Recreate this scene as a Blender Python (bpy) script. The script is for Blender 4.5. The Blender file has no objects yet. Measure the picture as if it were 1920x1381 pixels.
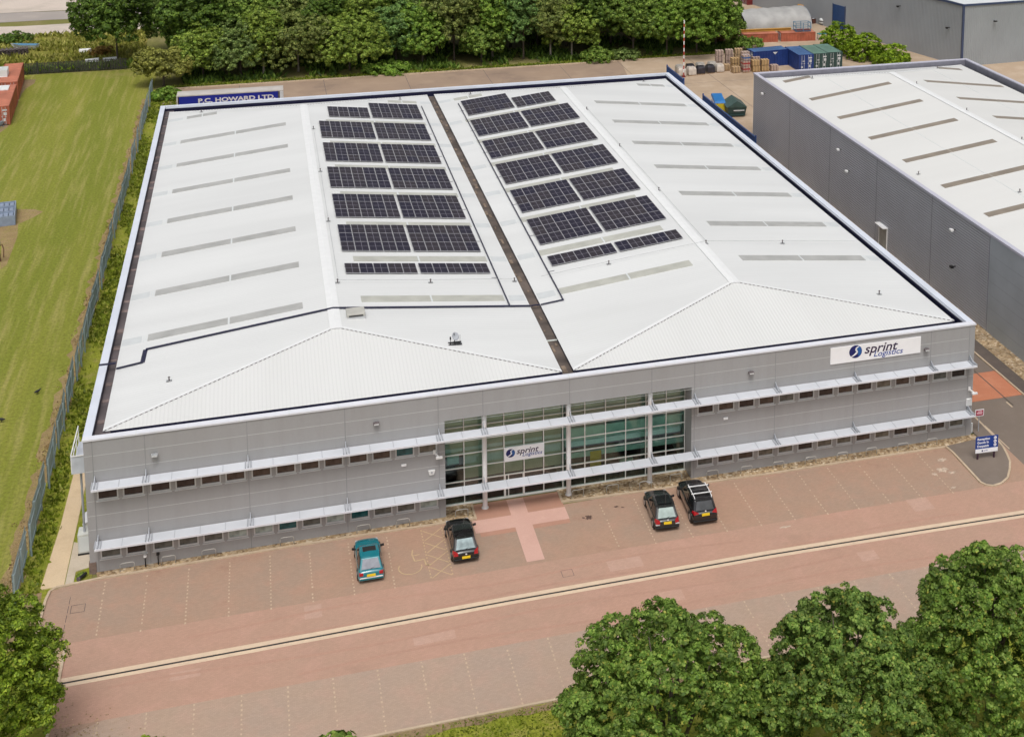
import bpy, bmesh, math, random
import numpy as np
from mathutils import Vector, Matrix
random.seed(7)
S = bpy.context.scene
COL = S.collection
R = math.radians

# ------------------------------------------------------------------ materials
def lin(c):
    return tuple(((v/255)/12.92 if v/255 <= .04045 else ((v/255+.055)/1.055)**2.4) for v in c)

def newmat(name):
    m = bpy.data.materials.new(name); m.use_nodes = True
    nt = m.node_tree
    return m, nt, nt.nodes, nt.links, nt.nodes['Principled BSDF']

def mat(name, rgb, rough=.6, metal=0., var=.12, scale=1.5, bump=0., bscale=30., spec=.5, coat=0.):
    """plain surface with a soft two-scale colour variation; rgb is linear albedo"""
    m, nt, N, L, b = newmat(name)
    tc = N.new('ShaderNodeTexCoord')
    n1 = N.new('ShaderNodeTexNoise'); n1.inputs['Scale'].default_value = scale; n1.inputs['Detail'].default_value = 6
    L.new(tc.outputs['Object'], n1.inputs['Vector'])
    r = N.new('ShaderNodeMapRange'); r.inputs[1].default_value = .3; r.inputs[2].default_value = .7
    r.inputs[3].default_value = 1-var; r.inputs[4].default_value = 1+var
    L.new(n1.outputs['Fac'], r.inputs[0])
    v = N.new('ShaderNodeVectorMath'); v.operation = 'SCALE'; v.inputs[0].default_value = rgb
    L.new(r.outputs[0], v.inputs['Scale']); L.new(v.outputs[0], b.inputs['Base Color'])
    b.inputs['Roughness'].default_value = rough; b.inputs['Metallic'].default_value = metal
    b.inputs['Specular IOR Level'].default_value = spec
    b.inputs['Coat Weight'].default_value = coat; b.inputs['Coat Roughness'].default_value = .05
    if bump:
        n2 = N.new('ShaderNodeTexNoise'); n2.inputs['Scale'].default_value = bscale; n2.inputs['Detail'].default_value = 4
        L.new(tc.outputs['Object'], n2.inputs['Vector'])
        bp = N.new('ShaderNodeBump'); bp.inputs['Strength'].default_value = bump
        L.new(n2.outputs['Fac'], bp.inputs['Height']); L.new(bp.outputs[0], b.inputs['Normal'])
    return m

def ground_mat(name, cols, scales=(.06, .6, 6.), stretch=(1, 1, 1), rough=.95, bump=.3, bscale=8., thresh=None, fine=.18, stain=None, blocks=0):
    """ground cover: three colours mixed by three noise scales, fine speckle, optional stains of their own shape"""
    m, nt, N, L, b = newmat(name)
    tc = N.new('ShaderNodeTexCoord'); mp = N.new('ShaderNodeMapping'); mp.inputs['Scale'].default_value = stretch
    L.new(tc.outputs['Object'], mp.inputs['Vector'])
    def noise(sc, det=5, vec=mp.outputs[0], rough_=.6):
        n = N.new('ShaderNodeTexNoise'); n.inputs['Scale'].default_value = sc; n.inputs['Detail'].default_value = det
        n.inputs['Roughness'].default_value = rough_
        L.new(vec, n.inputs['Vector']); return n.outputs['Fac']
    def rng(s, a, c, lo=0., hi=1.):
        r = N.new('ShaderNodeMapRange'); r.inputs[1].default_value = a; r.inputs[2].default_value = c
        r.inputs[3].default_value = lo; r.inputs[4].default_value = hi; L.new(s, r.inputs[0]); return r.outputs[0]
    def mix(f, a, c):
        x = N.new('ShaderNodeMix'); x.data_type = 'RGBA'; L.new(f, x.inputs[0])
        for i, v in ((6, a), (7, c)):
            if isinstance(v, tuple): x.inputs[i].default_value = (*v, 1)
            else: L.new(v, x.inputs[i])
        return x.outputs[2]
    c = mix(rng(noise(scales[0]), .38, .62), cols[0], cols[1])
    c = mix(rng(noise(scales[1]), .48, .72, 0, .75), c, cols[2])
    sp = rng(noise(scales[2], 8, tc.outputs['Object'], .75), .3, .7, 1-fine, 1+fine)
    vm = N.new('ShaderNodeVectorMath'); vm.operation = 'SCALE'; L.new(c, vm.inputs[0]); L.new(sp, vm.inputs['Scale'])
    out = vm.outputs[0]
    if blocks:                                   # 200 x 100 mm paving blocks, each a little different
        br = N.new('ShaderNodeTexBrick'); br.inputs['Scale'].default_value = 1; br.inputs['Brick Width'].default_value = .2; br.inputs['Row Height'].default_value = .1
        br.inputs['Mortar Size'].default_value = .006; br.inputs['Color1'].default_value = (1-blocks,)*3+(1,); br.inputs['Color2'].default_value = (1+blocks,)*3+(1,); br.inputs['Mortar'].default_value = (.86,)*3+(1,)
        L.new(tc.outputs['Object'], br.inputs['Vector'])
        mb = N.new('ShaderNodeVectorMath'); mb.operation = 'MULTIPLY'; L.new(out, mb.inputs[0]); L.new(br.outputs['Color'], mb.inputs[1]); out = mb.outputs[0]
    if stain:
        out = mix(rng(noise(stain[1], 7, tc.outputs['Object'], .7), stain[2], stain[3], 0, stain[4]), out, stain[0])
    L.new(out, b.inputs['Base Color'])
    b.inputs['Roughness'].default_value = rough; b.inputs['Specular IOR Level'].default_value = .25
    if bump:
        bp = N.new('ShaderNodeBump'); bp.inputs['Strength'].default_value = bump; bp.inputs['Distance'].default_value = .1
        L.new(noise(bscale, 6, tc.outputs['Object'], .7), bp.inputs['Height']); L.new(bp.outputs[0], b.inputs['Normal'])
    return m

def gravel_mat(name, cols, scale):
    m, nt, N, L, b = newmat(name)
    tc = N.new('ShaderNodeTexCoord'); v = N.new('ShaderNodeTexVoronoi'); v.inputs['Scale'].default_value = scale; L.new(tc.outputs['Object'], v.inputs['Vector'])
    s = N.new('ShaderNodeSeparateColor'); L.new(v.outputs['Color'], s.inputs[0])
    cr = N.new('ShaderNodeValToRGB'); e = cr.color_ramp.elements; e[0].color = (*cols[0], 1); e[1].color = (*cols[-1], 1)
    for i, c in enumerate(cols[1:-1]): k = e.new((i+1)/(len(cols)-1)); k.color = (*c, 1)
    L.new(s.outputs[0], cr.inputs[0])
    n = N.new('ShaderNodeTexNoise'); n.inputs['Scale'].default_value = .7; n.inputs['Detail'].default_value = 4; L.new(tc.outputs['Object'], n.inputs['Vector'])
    r = N.new('ShaderNodeMapRange'); r.inputs[1].default_value = .35; r.inputs[2].default_value = .65; r.inputs[3].default_value = .75; r.inputs[4].default_value = 1.2; L.new(n.outputs['Fac'], r.inputs[0])
    x = N.new('ShaderNodeVectorMath'); x.operation = 'SCALE'; L.new(cr.outputs[0], x.inputs[0]); L.new(r.outputs[0], x.inputs['Scale']); L.new(x.outputs[0], b.inputs['Base Color'])
    bp = N.new('ShaderNodeBump'); bp.inputs['Strength'].default_value = .9; bp.inputs['Distance'].default_value = .08; bp.invert = True
    L.new(v.outputs['Distance'], bp.inputs['Height']); L.new(bp.outputs[0], b.inputs['Normal']); b.inputs['Roughness'].default_value = .9; return m

def rib_mat(name, rgb, axis, period, amt=.06, bump=.4, rough=.45, var=.05, dirt=(.62, .61, .57)):
    """profiled metal sheet: ribs across one axis as bump with slightly dirtier troughs"""
    m, nt, N, L, b = newmat(name)
    tc = N.new('ShaderNodeTexCoord')
    w = N.new('ShaderNodeTexWave'); w.wave_type = 'BANDS'; w.bands_direction = axis; w.inputs['Scale'].default_value = .314/period
    L.new(tc.outputs['Object'], w.inputs['Vector'])
    n = N.new('ShaderNodeTexNoise'); n.inputs['Scale'].default_value = .12; n.inputs['Detail'].default_value = 5
    mp = N.new('ShaderNodeMapping'); mp.inputs['Scale'].default_value = (.3, 2., 1) if axis == 'Y' else (2., .3, 1)
    L.new(tc.outputs['Object'], mp.inputs[0]); L.new(mp.outputs[0], n.inputs['Vector'])
    r1 = N.new('ShaderNodeMapRange'); r1.inputs[1].default_value = .0; r1.inputs[2].default_value = .35
    r1.inputs[3].default_value = 1-amt; r1.inputs[4].default_value = 1; L.new(w.outputs['Fac'], r1.inputs[0])
    r2 = N.new('ShaderNodeMapRange'); r2.inputs[1].default_value = .35; r2.inputs[2].default_value = .65
    r2.inputs[3].default_value = 1-var; r2.inputs[4].default_value = 1+var*.4; L.new(n.outputs['Fac'], r2.inputs[0])
    mu = N.new('ShaderNodeMath'); mu.operation = 'MULTIPLY'; L.new(r1.outputs[0], mu.inputs[0]); L.new(r2.outputs[0], mu.inputs[1])
    n3 = N.new('ShaderNodeTexNoise'); n3.inputs['Scale'].default_value = .35; n3.inputs['Detail'].default_value = 8; n3.inputs['Roughness'].default_value = .7
    L.new(mp.outputs[0], n3.inputs['Vector'])
    r3 = N.new('ShaderNodeMapRange'); r3.inputs[1].default_value = .55; r3.inputs[2].default_value = .8; r3.inputs[4].default_value = .35
    L.new(n3.outputs['Fac'], r3.inputs[0])
    mx = N.new('ShaderNodeMix'); mx.data_type = 'RGBA'; mx.inputs[6].default_value = (*rgb, 1); mx.inputs[7].default_value = (*[a*bb for a, bb in zip(rgb, (.93, .93, .90))], 1)
    L.new(r3.outputs[0], mx.inputs[0])
    v = N.new('ShaderNodeVectorMath'); v.operation = 'SCALE'; L.new(mx.outputs[2], v.inputs[0]); L.new(mu.outputs[0], v.inputs['Scale'])
    L.new(v.outputs[0], b.inputs['Base Color']); b.inputs['Roughness'].default_value = rough
    if bump:
        bp = N.new('ShaderNodeBump'); bp.inputs['Strength'].default_value = bump; bp.inputs['Distance'].default_value = .03
        L.new(w.outputs['Fac'], bp.inputs['Height']); L.new(bp.outputs[0], b.inputs['Normal'])
    return m

def leaf_mat(name, dark, mid, light, trans=.25, yellow=None):
    m, nt, N, L, b = newmat(name)
    g = N.new('ShaderNodeNewGeometry'); cr = N.new('ShaderNodeValToRGB')
    e = cr.color_ramp.elements; e[0].color = (*dark, 1); e[1].color = (*light, 1); e[1].position = .93
    k = cr.color_ramp.elements.new(.5); k.color = (*mid, 1)
    if yellow:
        k = cr.color_ramp.elements.new(.9985); k.color = (*yellow, 1)
    tc = N.new('ShaderNodeTexCoord'); n = N.new('ShaderNodeTexNoise'); n.inputs['Scale'].default_value = 1.0; n.inputs['Detail'].default_value = 3
    L.new(tc.outputs['Object'], n.inputs['Vector'])
    L.new(g.outputs['Random Per Island'], cr.inputs[0])
    r = N.new('ShaderNodeMapRange'); r.inputs[1].default_value = .35; r.inputs[2].default_value = .65; r.inputs[3].default_value = .62; r.inputs[4].default_value = 1.32
    L.new(n.outputs['Fac'], r.inputs[0])
    v = N.new('ShaderNodeVectorMath'); v.operation = 'SCALE'; L.new(cr.outputs[0], v.inputs[0]); L.new(r.outputs[0], v.inputs['Scale'])
    L.new(v.outputs[0], b.inputs['Base Color']); b.inputs['Roughness'].default_value = .55; b.inputs['Specular IOR Level'].default_value = .3
    t = N.new('ShaderNodeBsdfTranslucent'); L.new(v.outputs[0], t.inputs['Color'])
    ms = N.new('ShaderNodeMixShader'); ms.inputs[0].default_value = trans
    L.new(b.outputs[0], ms.inputs[1]); L.new(t.outputs[0], ms.inputs[2])
    L.new(ms.outputs[0], N['Material Output'].inputs['Surface'])
    return m

M = {}
M['wall'] = ground_mat('wall_panel', [(.348, .346, .354), (.335, .330, .334), (.318, .312, .314)], (.25, 1.6, 5.), (1, 1, .10), rough=.45, bump=0, fine=.03)
M['joint'] = mat('panel_joint', (.27, .27, .275), .6, var=.1)
M['seam'] = mat('panel_seam', (.55, .555, .56), .5, var=.05)
M['coping'] = mat('coping', (.64, .68, .76), .4, .0, .06, .4)
M['coping_front'] = mat('coping_front', (.70, .71, .76), .4, .0, .05, .4)
M['navy'] = mat('navy_edge', (.012, .012, .04), .4, var=.2)
M['gutter'] = mat('gutter', (.10, .082, .085), .8, var=.35, scale=.5)
M['valley'] = mat('valley_gutter', (.10, .078, .066), .8, var=.5, scale=.7)
M['roofx'] = rib_mat('roof_sheet_slope', (.70, .71, .705), 'Y', .333, .03, .25, var=.06)
M['roofy'] = rib_mat('roof_sheet_hip', (.66, .665, .655), 'X', .25, .06, .25, var=.03)
M['flash'] = mat('roof_flashing', (.77, .78, .78), .4, var=.03)
M['dash'] = mat('filler_gap', (.26, .25, .25), .8, var=.3)
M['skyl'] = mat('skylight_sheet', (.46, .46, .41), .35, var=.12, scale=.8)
M['skyr'] = mat('skylight_sheet_outer', (.40, .40, .385), .35, var=.12, scale=.8)  # slightly darker sheets, laid on the outer slopes
M['skyb'] = mat('skylight_brown', (.25, .21, .165), .4, var=.15, scale=.8)
M['cover'] = mat('cover_sheet', (.585, .61, .615), .4, var=.05)
M['pale'] = mat('pale_sheet', (.66, .69, .69), .4, var=.05)
M['shade'] = mat('sunshade_metal', (.585, .605, .645), .4, .0, .05, .6)
M['bracket'] = mat('bracket_metal', (.42, .44, .48), .4, .2, .08)
M['frame'] = mat('window_frame', (.58, .59, .60), .4, var=.05)
M['col'] = mat('white_column', (.78, .77, .77), .4, var=.04)
M['white'] = mat('white_paint', (.8, .8, .8), .4, var=.04)
M['signwhite'] = mat('sign_white', (.88, .88, .91), .35, var=.02)
M['black'] = mat('black_plastic', (.012, .012, .013), .4, var=.2)
M['steel'] = mat('galvanised', (.45, .46, .46), .35, .6, .1, 4)
M['rubber'] = mat('tyre_rubber', (.018, .018, .018), .8, var=.2)
M['alloy'] = mat('alloy', (.5, .5, .52), .3, .7, .05)
def glass(name, rgb, rough=.06):
    return mat(name, rgb, rough, 0, .35, 2.2, spec=.5)
M['gdark'] = glass('pane_dark', (.035, .028, .026))
M['gbrown'] = glass('pane_brown', (.075, .056, .046))
M['gblind'] = glass('pane_blind', (.15, .14, .115))
M['gpale'] = glass('pane_pale', (.36, .42, .40))
M['gteal'] = glass('pane_teal', (.02, .10, .11))
M['ggrey'] = glass('pane_grey', (.12, .125, .115))

# ------------------------------------------------------------------ mesh builder
class MB:
    def __init__(s): s.v = []; s.f = []; s.mi = []; s.m = 0
    def mat(s, i): s.m = i; return s
    def face(s, *p):
        i = len(s.v); s.v += [tuple(q) for q in p]; s.f.append(tuple(range(i, i+len(p)))); s.mi.append(s.m); return s
    def mesh(s, vs, fs):
        i = len(s.v); s.v += [tuple(q) for q in vs]
        for f in fs: s.f.append(tuple(i+k for k in f)); s.mi.append(s.m)
        return s
    def hexa(s, p):
        return s.mesh(p, [(0, 3, 2, 1), (4, 5, 6, 7), (0, 1, 5, 4), (1, 2, 6, 5), (2, 3, 7, 6), (3, 0, 4, 7)])
    def box(s, x0, x1, y0, y1, z0, z1):
        return s.hexa([(x0, y0, z0), (x1, y0, z0), (x1, y1, z0), (x0, y1, z0), (x0, y0, z1), (x1, y0, z1), (x1, y1, z1), (x0, y1, z1)])
    def bar(s, a, b, w, h=None, up=(0, 0, 1)):
        a = Vector(a); b = Vector(b); h = h or w
        d = (b-a).normalized(); u = Vector(up)
        if abs(d.dot(u)) > .98: u = Vector((1, 0, 0))
        r = d.cross(u).normalized(); u = r.cross(d).normalized()
        r *= w/2; u *= h/2
        return s.hexa([a-r-u, a+r-u, b+r-u, b-r-u, a-r+u, a+r+u, b+r+u, b-r+u])
    def tube(s, pts, rad, n=10, cap=True):
        pts = [Vector(p) for p in pts]
        if not hasattr(rad, '__len__'): rad = [rad]*len(pts)
        rings = []
        for k, p in enumerate(pts):
            d = (pts[min(k+1, len(pts)-1)]-pts[max(k-1, 0)]).normalized()
            u = Vector((0, 0, 1)) if abs(d.z) < .9 else Vector((1, 0, 0))
            a = d.cross(u).normalized(); b = d.cross(a).normalized()
            rings.append([p+(a*math.cos(t)+b*math.sin(t))*rad[k] for t in [2*math.pi*i/n for i in range(n)]])
        vs = [v for r_ in rings for v in r_]; fs = []
        for k in range(len(pts)-1):
            for i in range(n):
                j = (i+1) % n; fs.append((k*n+i, k*n+j, (k+1)*n+j, (k+1)*n+i))
        if cap: fs += [tuple(range(n))[::-1], tuple((len(pts)-1)*n+i for i in range(n))]
        return s.mesh(vs, fs)
    def prism(s, poly, z0, z1):
        n = len(poly); vs = [(x, y, z0) for x, y in poly]+[(x, y, z1) for x, y in poly]
        return s.mesh(vs, [tuple(range(n))[::-1], tuple(range(n, 2*n))]+[(i, (i+1) % n, n+(i+1) % n, n+i) for i in range(n)])
    def disc(s, c, r, ax='y', n=20, ry=None):
        ry = ry or r
        P = []
        for i in range(n):
            t = 2*math.pi*i/n; a, b = r*math.cos(t), ry*math.sin(t)
            P.append((c[0]+a, c[1], c[2]+b) if ax == 'y' else ((c[0]+a, c[1]+b, c[2]) if ax == 'z' else (c[0], c[1]+a, c[2]+b)))
        return s.face(*P)
    def build(s, name, mats, parent=None, loc=None, smooth=False, bevel=0, bseg=2, weld=False):
        me = bpy.data.meshes.new(name); me.from_pydata(s.v, [], s.f)
        mats = mats if isinstance(mats, (list, tuple)) else [mats]
        for m in mats: me.materials.append(m)
        me.polygons.foreach_set('material_index', s.mi)
        if smooth: me.polygons.foreach_set('use_smooth', [True]*len(s.f))
        if weld:
            bm = bmesh.new(); bm.from_mesh(me); bmesh.ops.remove_doubles(bm, verts=bm.verts, dist=1e-4); bmesh.ops.recalc_face_normals(bm, faces=bm.faces); bm.to_mesh(me); bm.free()
        me.update()
        o = bpy.data.objects.new(name, me); COL.objects.link(o)
        if parent: o.parent = parent
        if loc: o.location = loc
        if bevel:
            b = o.modifiers.new('bevel', 'BEVEL'); b.width = bevel; b.segments = bseg; b.limit_method = 'ANGLE'
        return o

def tag(o, label, cat, group=None):
    o['label'] = label; o['category'] = cat
    if group: o['group'] = group
    return o
def thing(name, label, cat, loc=(0, 0, 0), rz=0, group=None):
    o = bpy.data.objects.new(name, None); COL.objects.link(o); o.empty_display_size = .3
    o.location = loc; o.rotation_euler = (0, 0, rz)
    return tag(o, label, cat, group)
def struct(o, kind='structure'): o['kind'] = kind; return o
def copy_tree(o, parent=None):
    c = o.copy(); COL.objects.link(c)
    if parent: c.parent = parent
    for ch in list(o.children): copy_tree(ch, c)
    return c
def nm_mesh(name, V, F, m, parent=None, mi=None):
    """numpy quads -> object"""
    me = bpy.data.meshes.new(name); nv, nf = len(V), len(F); k = F.shape[1]
    me.vertices.add(nv); me.vertices.foreach_set('co', V.astype(np.float32).ravel())
    me.loops.add(nf*k); me.loops.foreach_set('vertex_index', F.astype(np.int32).ravel())
    me.polygons.add(nf); me.polygons.foreach_set('loop_start', np.arange(0, nf*k, k, dtype=np.int32))
    ms = m if isinstance(m, (list, tuple)) else [m]
    for q in ms: me.materials.append(q)
    if mi is not None: me.polygons.foreach_set('material_index', mi.astype(np.int32))
    me.update(calc_edges=True); me.validate()
    o = bpy.data.objects.new(name, me); COL.objects.link(o)
    if parent: o.parent = parent
    return o
def text(body, size, m, parent, loc, rot=(R(90), 0, 0), shear=0., bold=0., name='lettering', align='LEFT', sx=1.):
    c = bpy.data.curves.new(name, 'FONT'); c.body = body; c.size = size; c.shear = shear; c.offset = bold; c.align_x = align
    c.extrude = .004; c.resolution_u = 3
    t = bpy.data.objects.new(name, c); COL.objects.link(t)
    dg = bpy.context.evaluated_depsgraph_get()
    me = bpy.data.meshes.new_from_object(t.evaluated_get(dg)); me.materials.clear(); me.materials.append(m)
    bpy.data.objects.remove(t); bpy.data.curves.remove(c)
    o = bpy.data.objects.new(name, me); COL.objects.link(o); o.parent = parent; o.location = loc; o.rotation_euler = rot; o.scale = (sx, 1, 1)
    return o

# ------------------------------------------------------------------ camera, light
O_ = (11.26515489, -85.76863524, 51.66410087)
cr_ = Vector((0.95504809, -0.29630972, 0.00914843)); cu_ = Vector((0.03606717, 0.14676951, 0.98851296)); cf_ = Vector((0.29424871, 0.94374746, -0.15085899))
cam = bpy.data.cameras.new('camera'); co = bpy.data.objects.new('camera', cam); COL.objects.link(co)
co.matrix_world = Matrix(((cr_.x, cu_.x, -cf_.x, O_[0]), (cr_.y, cu_.y, -cf_.y, O_[1]), (cr_.z, cu_.z, -cf_.z, O_[2]), (0, 0, 0, 1)))
cam.sensor_fit = 'HORIZONTAL'; cam.sensor_width = 36; cam.lens = 2586.09/1920*36
cam.shift_x = -(1279.36-960)/1920; cam.shift_y = -(690.5+102.55)/1920
cam.clip_start = 1; cam.clip_end = 3000
S.camera = co

w = bpy.data.worlds.new('World'); S.world = w; w.use_nodes = True
wn = w.node_tree; bg = wn.nodes['Background']
sky = wn.nodes.new('ShaderNodeTexSky'); sky.sky_type = 'NISHITA'; sky.sun_disc = False
SUN_EL, SUN_AZ = R(62), R(192)      # azimuth clockwise from +Y
sky.sun_elevation = SUN_EL; sky.sun_rotation = SUN_AZ; sky.dust_density = 6; sky.air_density = 1; sky.ozone_density = 1
hs = wn.nodes.new('ShaderNodeHueSaturation'); hs.inputs['Saturation'].default_value = .25
wn.links.new(sky.outputs[0], hs.inputs['Color']); wn.links.new(hs.outputs[0], bg.inputs['Color'])
bg.inputs['Strength'].default_value = .13
sl = bpy.data.lights.new('sun', 'SUN'); sl.energy = 1.05; sl.angle = R(20); sl.color = (1, .96, .9)
so = bpy.data.objects.new('sun', sl); COL.objects.link(so); so.location = (0, -60, 90)
sd = Vector((math.sin(SUN_AZ)*math.cos(SUN_EL), math.cos(SUN_AZ)*math.cos(SUN_EL), math.sin(SUN_EL)))
so.rotation_euler = sd.to_track_quat('Z', 'Y').to_euler()
S.view_settings.view_transform = 'Standard'; S.view_settings.look = 'None'; S.view_settings.gamma = 1
S.view_settings.exposure = EXPO = .0
S.cycles.max_bounces = 6
# ------------------------------------------------------------------ ground and paving
G = {}
G['land'] = ground_mat('land', [(.20, .19, .055), (.16, .16, .045), (.27, .22, .11)], (.02, .2, 3.))
G['field'] = ground_mat('mown_grass', [(.265, .262, .045), (.18, .203, .026), (.345, .305, .10)], (.09, 1.5, 3.5), (1, .055, 1), bump=.9, bscale=4, fine=.36,
                        stain=((.33, .245, .125), .05, .60, .78, .8))
G['verge'] = ground_mat('verge_grass', [(.255, .275, .03), (.20, .23, .022), (.33, .28, .09)], (.25, 1.2, 5.), bump=.8, fine=.4)
G['straw'] = ground_mat('dry_straw', [(.33, .24, .12), (.27, .19, .09), (.27, .24, .06)], (.5, 1.6, 7.), bump=.8, fine=.35)
G['meadow'] = ground_mat('meadow', [(.27, .24, .05), (.17, .18, .03), (.36, .26, .10)], (.08, .35, 3.), bump=.8, bscale=3, fine=.3)
G['baypave'] = ground_mat('bay_block_paving', [(.405, .258, .182), (.365, .258, .193), (.435, .268, .195)], (.12, .7, 14.), bump=.15, bscale=20, fine=.10, blocks=.05,
                          stain=((.22, .14, .10), .35, .58, .85, .8))
G['lowpave'] = ground_mat('lower_bay_block_paving', [(.425, .305, .228), (.40, .30, .237), (.46, .31, .24)], (.12, .7, 14.), bump=.15, bscale=20, fine=.10, blocks=.05,
                          stain=((.28, .2, .16), .5, .66, .9, .6))
G['lane'] = ground_mat('lane_block_paving', [(.465, .28, .207), (.435, .28, .208), (.495, .30, .23)], (.10, .6, 14.), bump=.15, bscale=20, fine=.09, blocks=.045,
                       stain=((.30, .19, .145), .25, .56, .85, .6))
G['pink'] = ground_mat('pink_tactile_paving', [(.60, .375, .31), (.57, .35, .285), (.64, .41, .34)], (.3, 1.2, 14.), bump=.2, bscale=25, fine=.07)
G['apron'] = ground_mat('entrance_paving', [(.45, .245, .175), (.42, .235, .17), (.48, .27, .20)], (.3, 1.2, 14.), bump=.2, bscale=25, fine=.09)
G['kerb'] = ground_mat('kerb_concrete', [(.50, .39, .275), (.55, .44, .32), (.42, .32, .23)], (.4, 1.5, 12.), fine=.12)
G['drain'] = ground_mat('drain_concrete', [(.68, .53, .38), (.64, .49, .36), (.58, .44, .32)], (.3, 1.5, 12.), fine=.08)
G['slot'] = mat('drain_slot', (.035, .03, .028), .8, var=.3)
G['gravel'] = gravel_mat('gravel', [(.17, .11, .06), (.36, .25, .13), (.50, .38, .24), (.30, .20, .11), (.66, .55, .40)], 6.)
G['tarmac'] = ground_mat('tarmac', [(.205, .165, .135), (.185, .15, .125), (.225, .185, .155)], (.15, .8, 20.), bump=.15, fine=.10)
G['tarmac2'] = ground_mat('dark_tarmac', [(.125, .10, .085), (.11, .09, .08), (.15, .12, .10)], (.2, 1., 20.), bump=.15, fine=.12)
G['redroad'] = ground_mat('red_surfacing', [(.52, .205, .115), (.48, .19, .11), (.56, .25, .15)], (.15, .8, 20.), fine=.08)
G['path'] = ground_mat('concrete_path', [(.66, .51, .33), (.61, .47, .32), (.56, .42, .27)], (.15, .8, 10.), fine=.08)
G['path2'] = ground_mat('pale_slab', [(.56, .48, .38), (.52, .44, .34), (.46, .38, .29)], (.3, 1., 10.), fine=.08)
G['yard'] = ground_mat('yard_concrete', [(.46, .35, .25), (.40, .30, .21), (.53, .42, .32)], (.05, .3, 8.), bump=.1, fine=.09,
                       stain=((.22, .165, .12), .09, .55, .8, .7))
G['lot'] = ground_mat('pale_lot', [(.62, .53, .46), (.52, .45, .39), (.42, .37, .31)], (.03, .15, 4.), fine=.12)
G['band'] = ground_mat('grey_road', [(.36, .32, .29), (.32, .29, .27), (.42, .37, .33)], (.05, .3, 8.), fine=.1)
G['earth'] = ground_mat('bare_earth', [(.30, .21, .12), (.24, .17, .10), (.20, .19, .06)], (.3, 1., 6.), bump=.6, fine=.3)
G['mark'] = ground_mat('marker_block', [(.55, .42, .30), (.50, .38, .27), (.44, .32, .23)], (.8, 2., 9.), fine=.15)
G['ymark'] = ground_mat('faded_yellow_line', [(.56, .42, .24), (.52, .37, .22), (.46, .33, .22)], (.9, 3., 9.), fine=.2)

def sheet(name, poly, z, m, thick=None):
    b = MB()
    if thick: b.prism(poly, z-thick, z)
    else: b.face(*[(x, y, z) for x, y in poly])
    return struct(b.build(name, m))
def rect(x0, x1, y0, y1): return [(x0, y0), (x1, y0), (x1, y1), (x0, y1)]
def wob(x0, x1, y0, y1, ax, amp, step, seed):
    """rectangle whose long sides wander like a real grass edge"""
    r = random.Random(seed); P = []
    if ax == 'y':
        n = int((y1-y0)/step)
        P = [(x1+r.uniform(-amp, amp), y0+(y1-y0)*i/n) for i in range(n+1)]+[(x0+r.uniform(-amp, amp), y1-(y1-y0)*i/n) for i in range(n+1)]
    else:
        n = int((x1-x0)/step)
        P = [(x0+(x1-x0)*i/n, y0+r.uniform(-amp, amp)) for i in range(n+1)]+[(x1-(x1-x0)*i/n, y1+r.uniform(-amp, amp)) for i in range(n+1)]
    return P
sheet('ground', rect(-900, 1000, -500, 1200), -.06, G['land'])
sheet('field', rect(-90, -4.0, -60, 137), -.02, G['field'])
sheet('verge', rect(-4.0, 0.1, -60, 123.0), -.016, G['verge'])
sheet('dry_grass_strip', wob(-5.0, -4.05, -2, 118, 'y', .33, .9, 3), -.012, G['straw'])
sheet('earth_track', wob(-25.5, -21.3, 92, 134, 'y', .5, 2.5, 4), -.014, G['earth'])
sheet('bare_patch', [(-17, 64), (-14.6, 62), (-13.6, 55), (-13.2, 56), (-13.4, 64), (-13.9, 68), (-12.6, 70), (-11.9, 71.5), (-13, 72.6), (-14.6, 73), (-17, 74)], -.011, G['straw'])
sheet('earth_corner', [(-8, -3), (-4.6, 1), (-4.1, 3), (-3.9, -1), (-2.6, -1.2), (-2.4, -6), (-8, -9)], -.010, G['earth'])
sheet('meadow', rect(-120, -7, 138, 166.5), -.02, G['meadow'])
sheet('far_path', wob(-120, -5, 167.0, 175.5, 'x', .35, 4, 8), -.016, G['lot'])
sheet('far_road', wob(-120, 10, 179.5, 188.0, 'x', .3, 5, 9), -.016, G['band'])
sheet('far_lot', rect(-120, 60, 188.4, 260), -.015, G['lot'])
sheet('yard', [(-2.2, 79.0), (61.5, 79.0), (61.5, 60), (71.6, 60), (71.6, 75.6), (140, 75.6), (140, 116), (118, 170), (86, 170), (87.5, 122.5), (-2.2, 122.5)], 0, G['yard'])
sheet('rear_road', [(-2.1, 79.1), (61.4, 79.1), (61.4, 90), (66, 122.4), (-2.1, 122.4)], .002, ground_mat('rear_concrete', [(.345, .25, .18), (.30, .22, .165), (.39, .29, .21)], (.06, .3, 8.), bump=.1, fine=.09, stain=((.17, .125, .10), .12, .54, .8, .75)))
b = MB()
for x in (8, 20, 32, 44, 56, 65.5, 77): b.box(x-.03, x+.03, 79, 122.4, -.01, .006)
for y in (92, 106): b.box(62, 90, y-.03, y+.03, -.01, .004)
struct(b.build('yard_joints', M['gutter']))
b = MB(); b.box(-2.4, 86, 122.5, 122.75, -.05, .14); struct(b.build('yard_kerb', G['kerb']))
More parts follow.
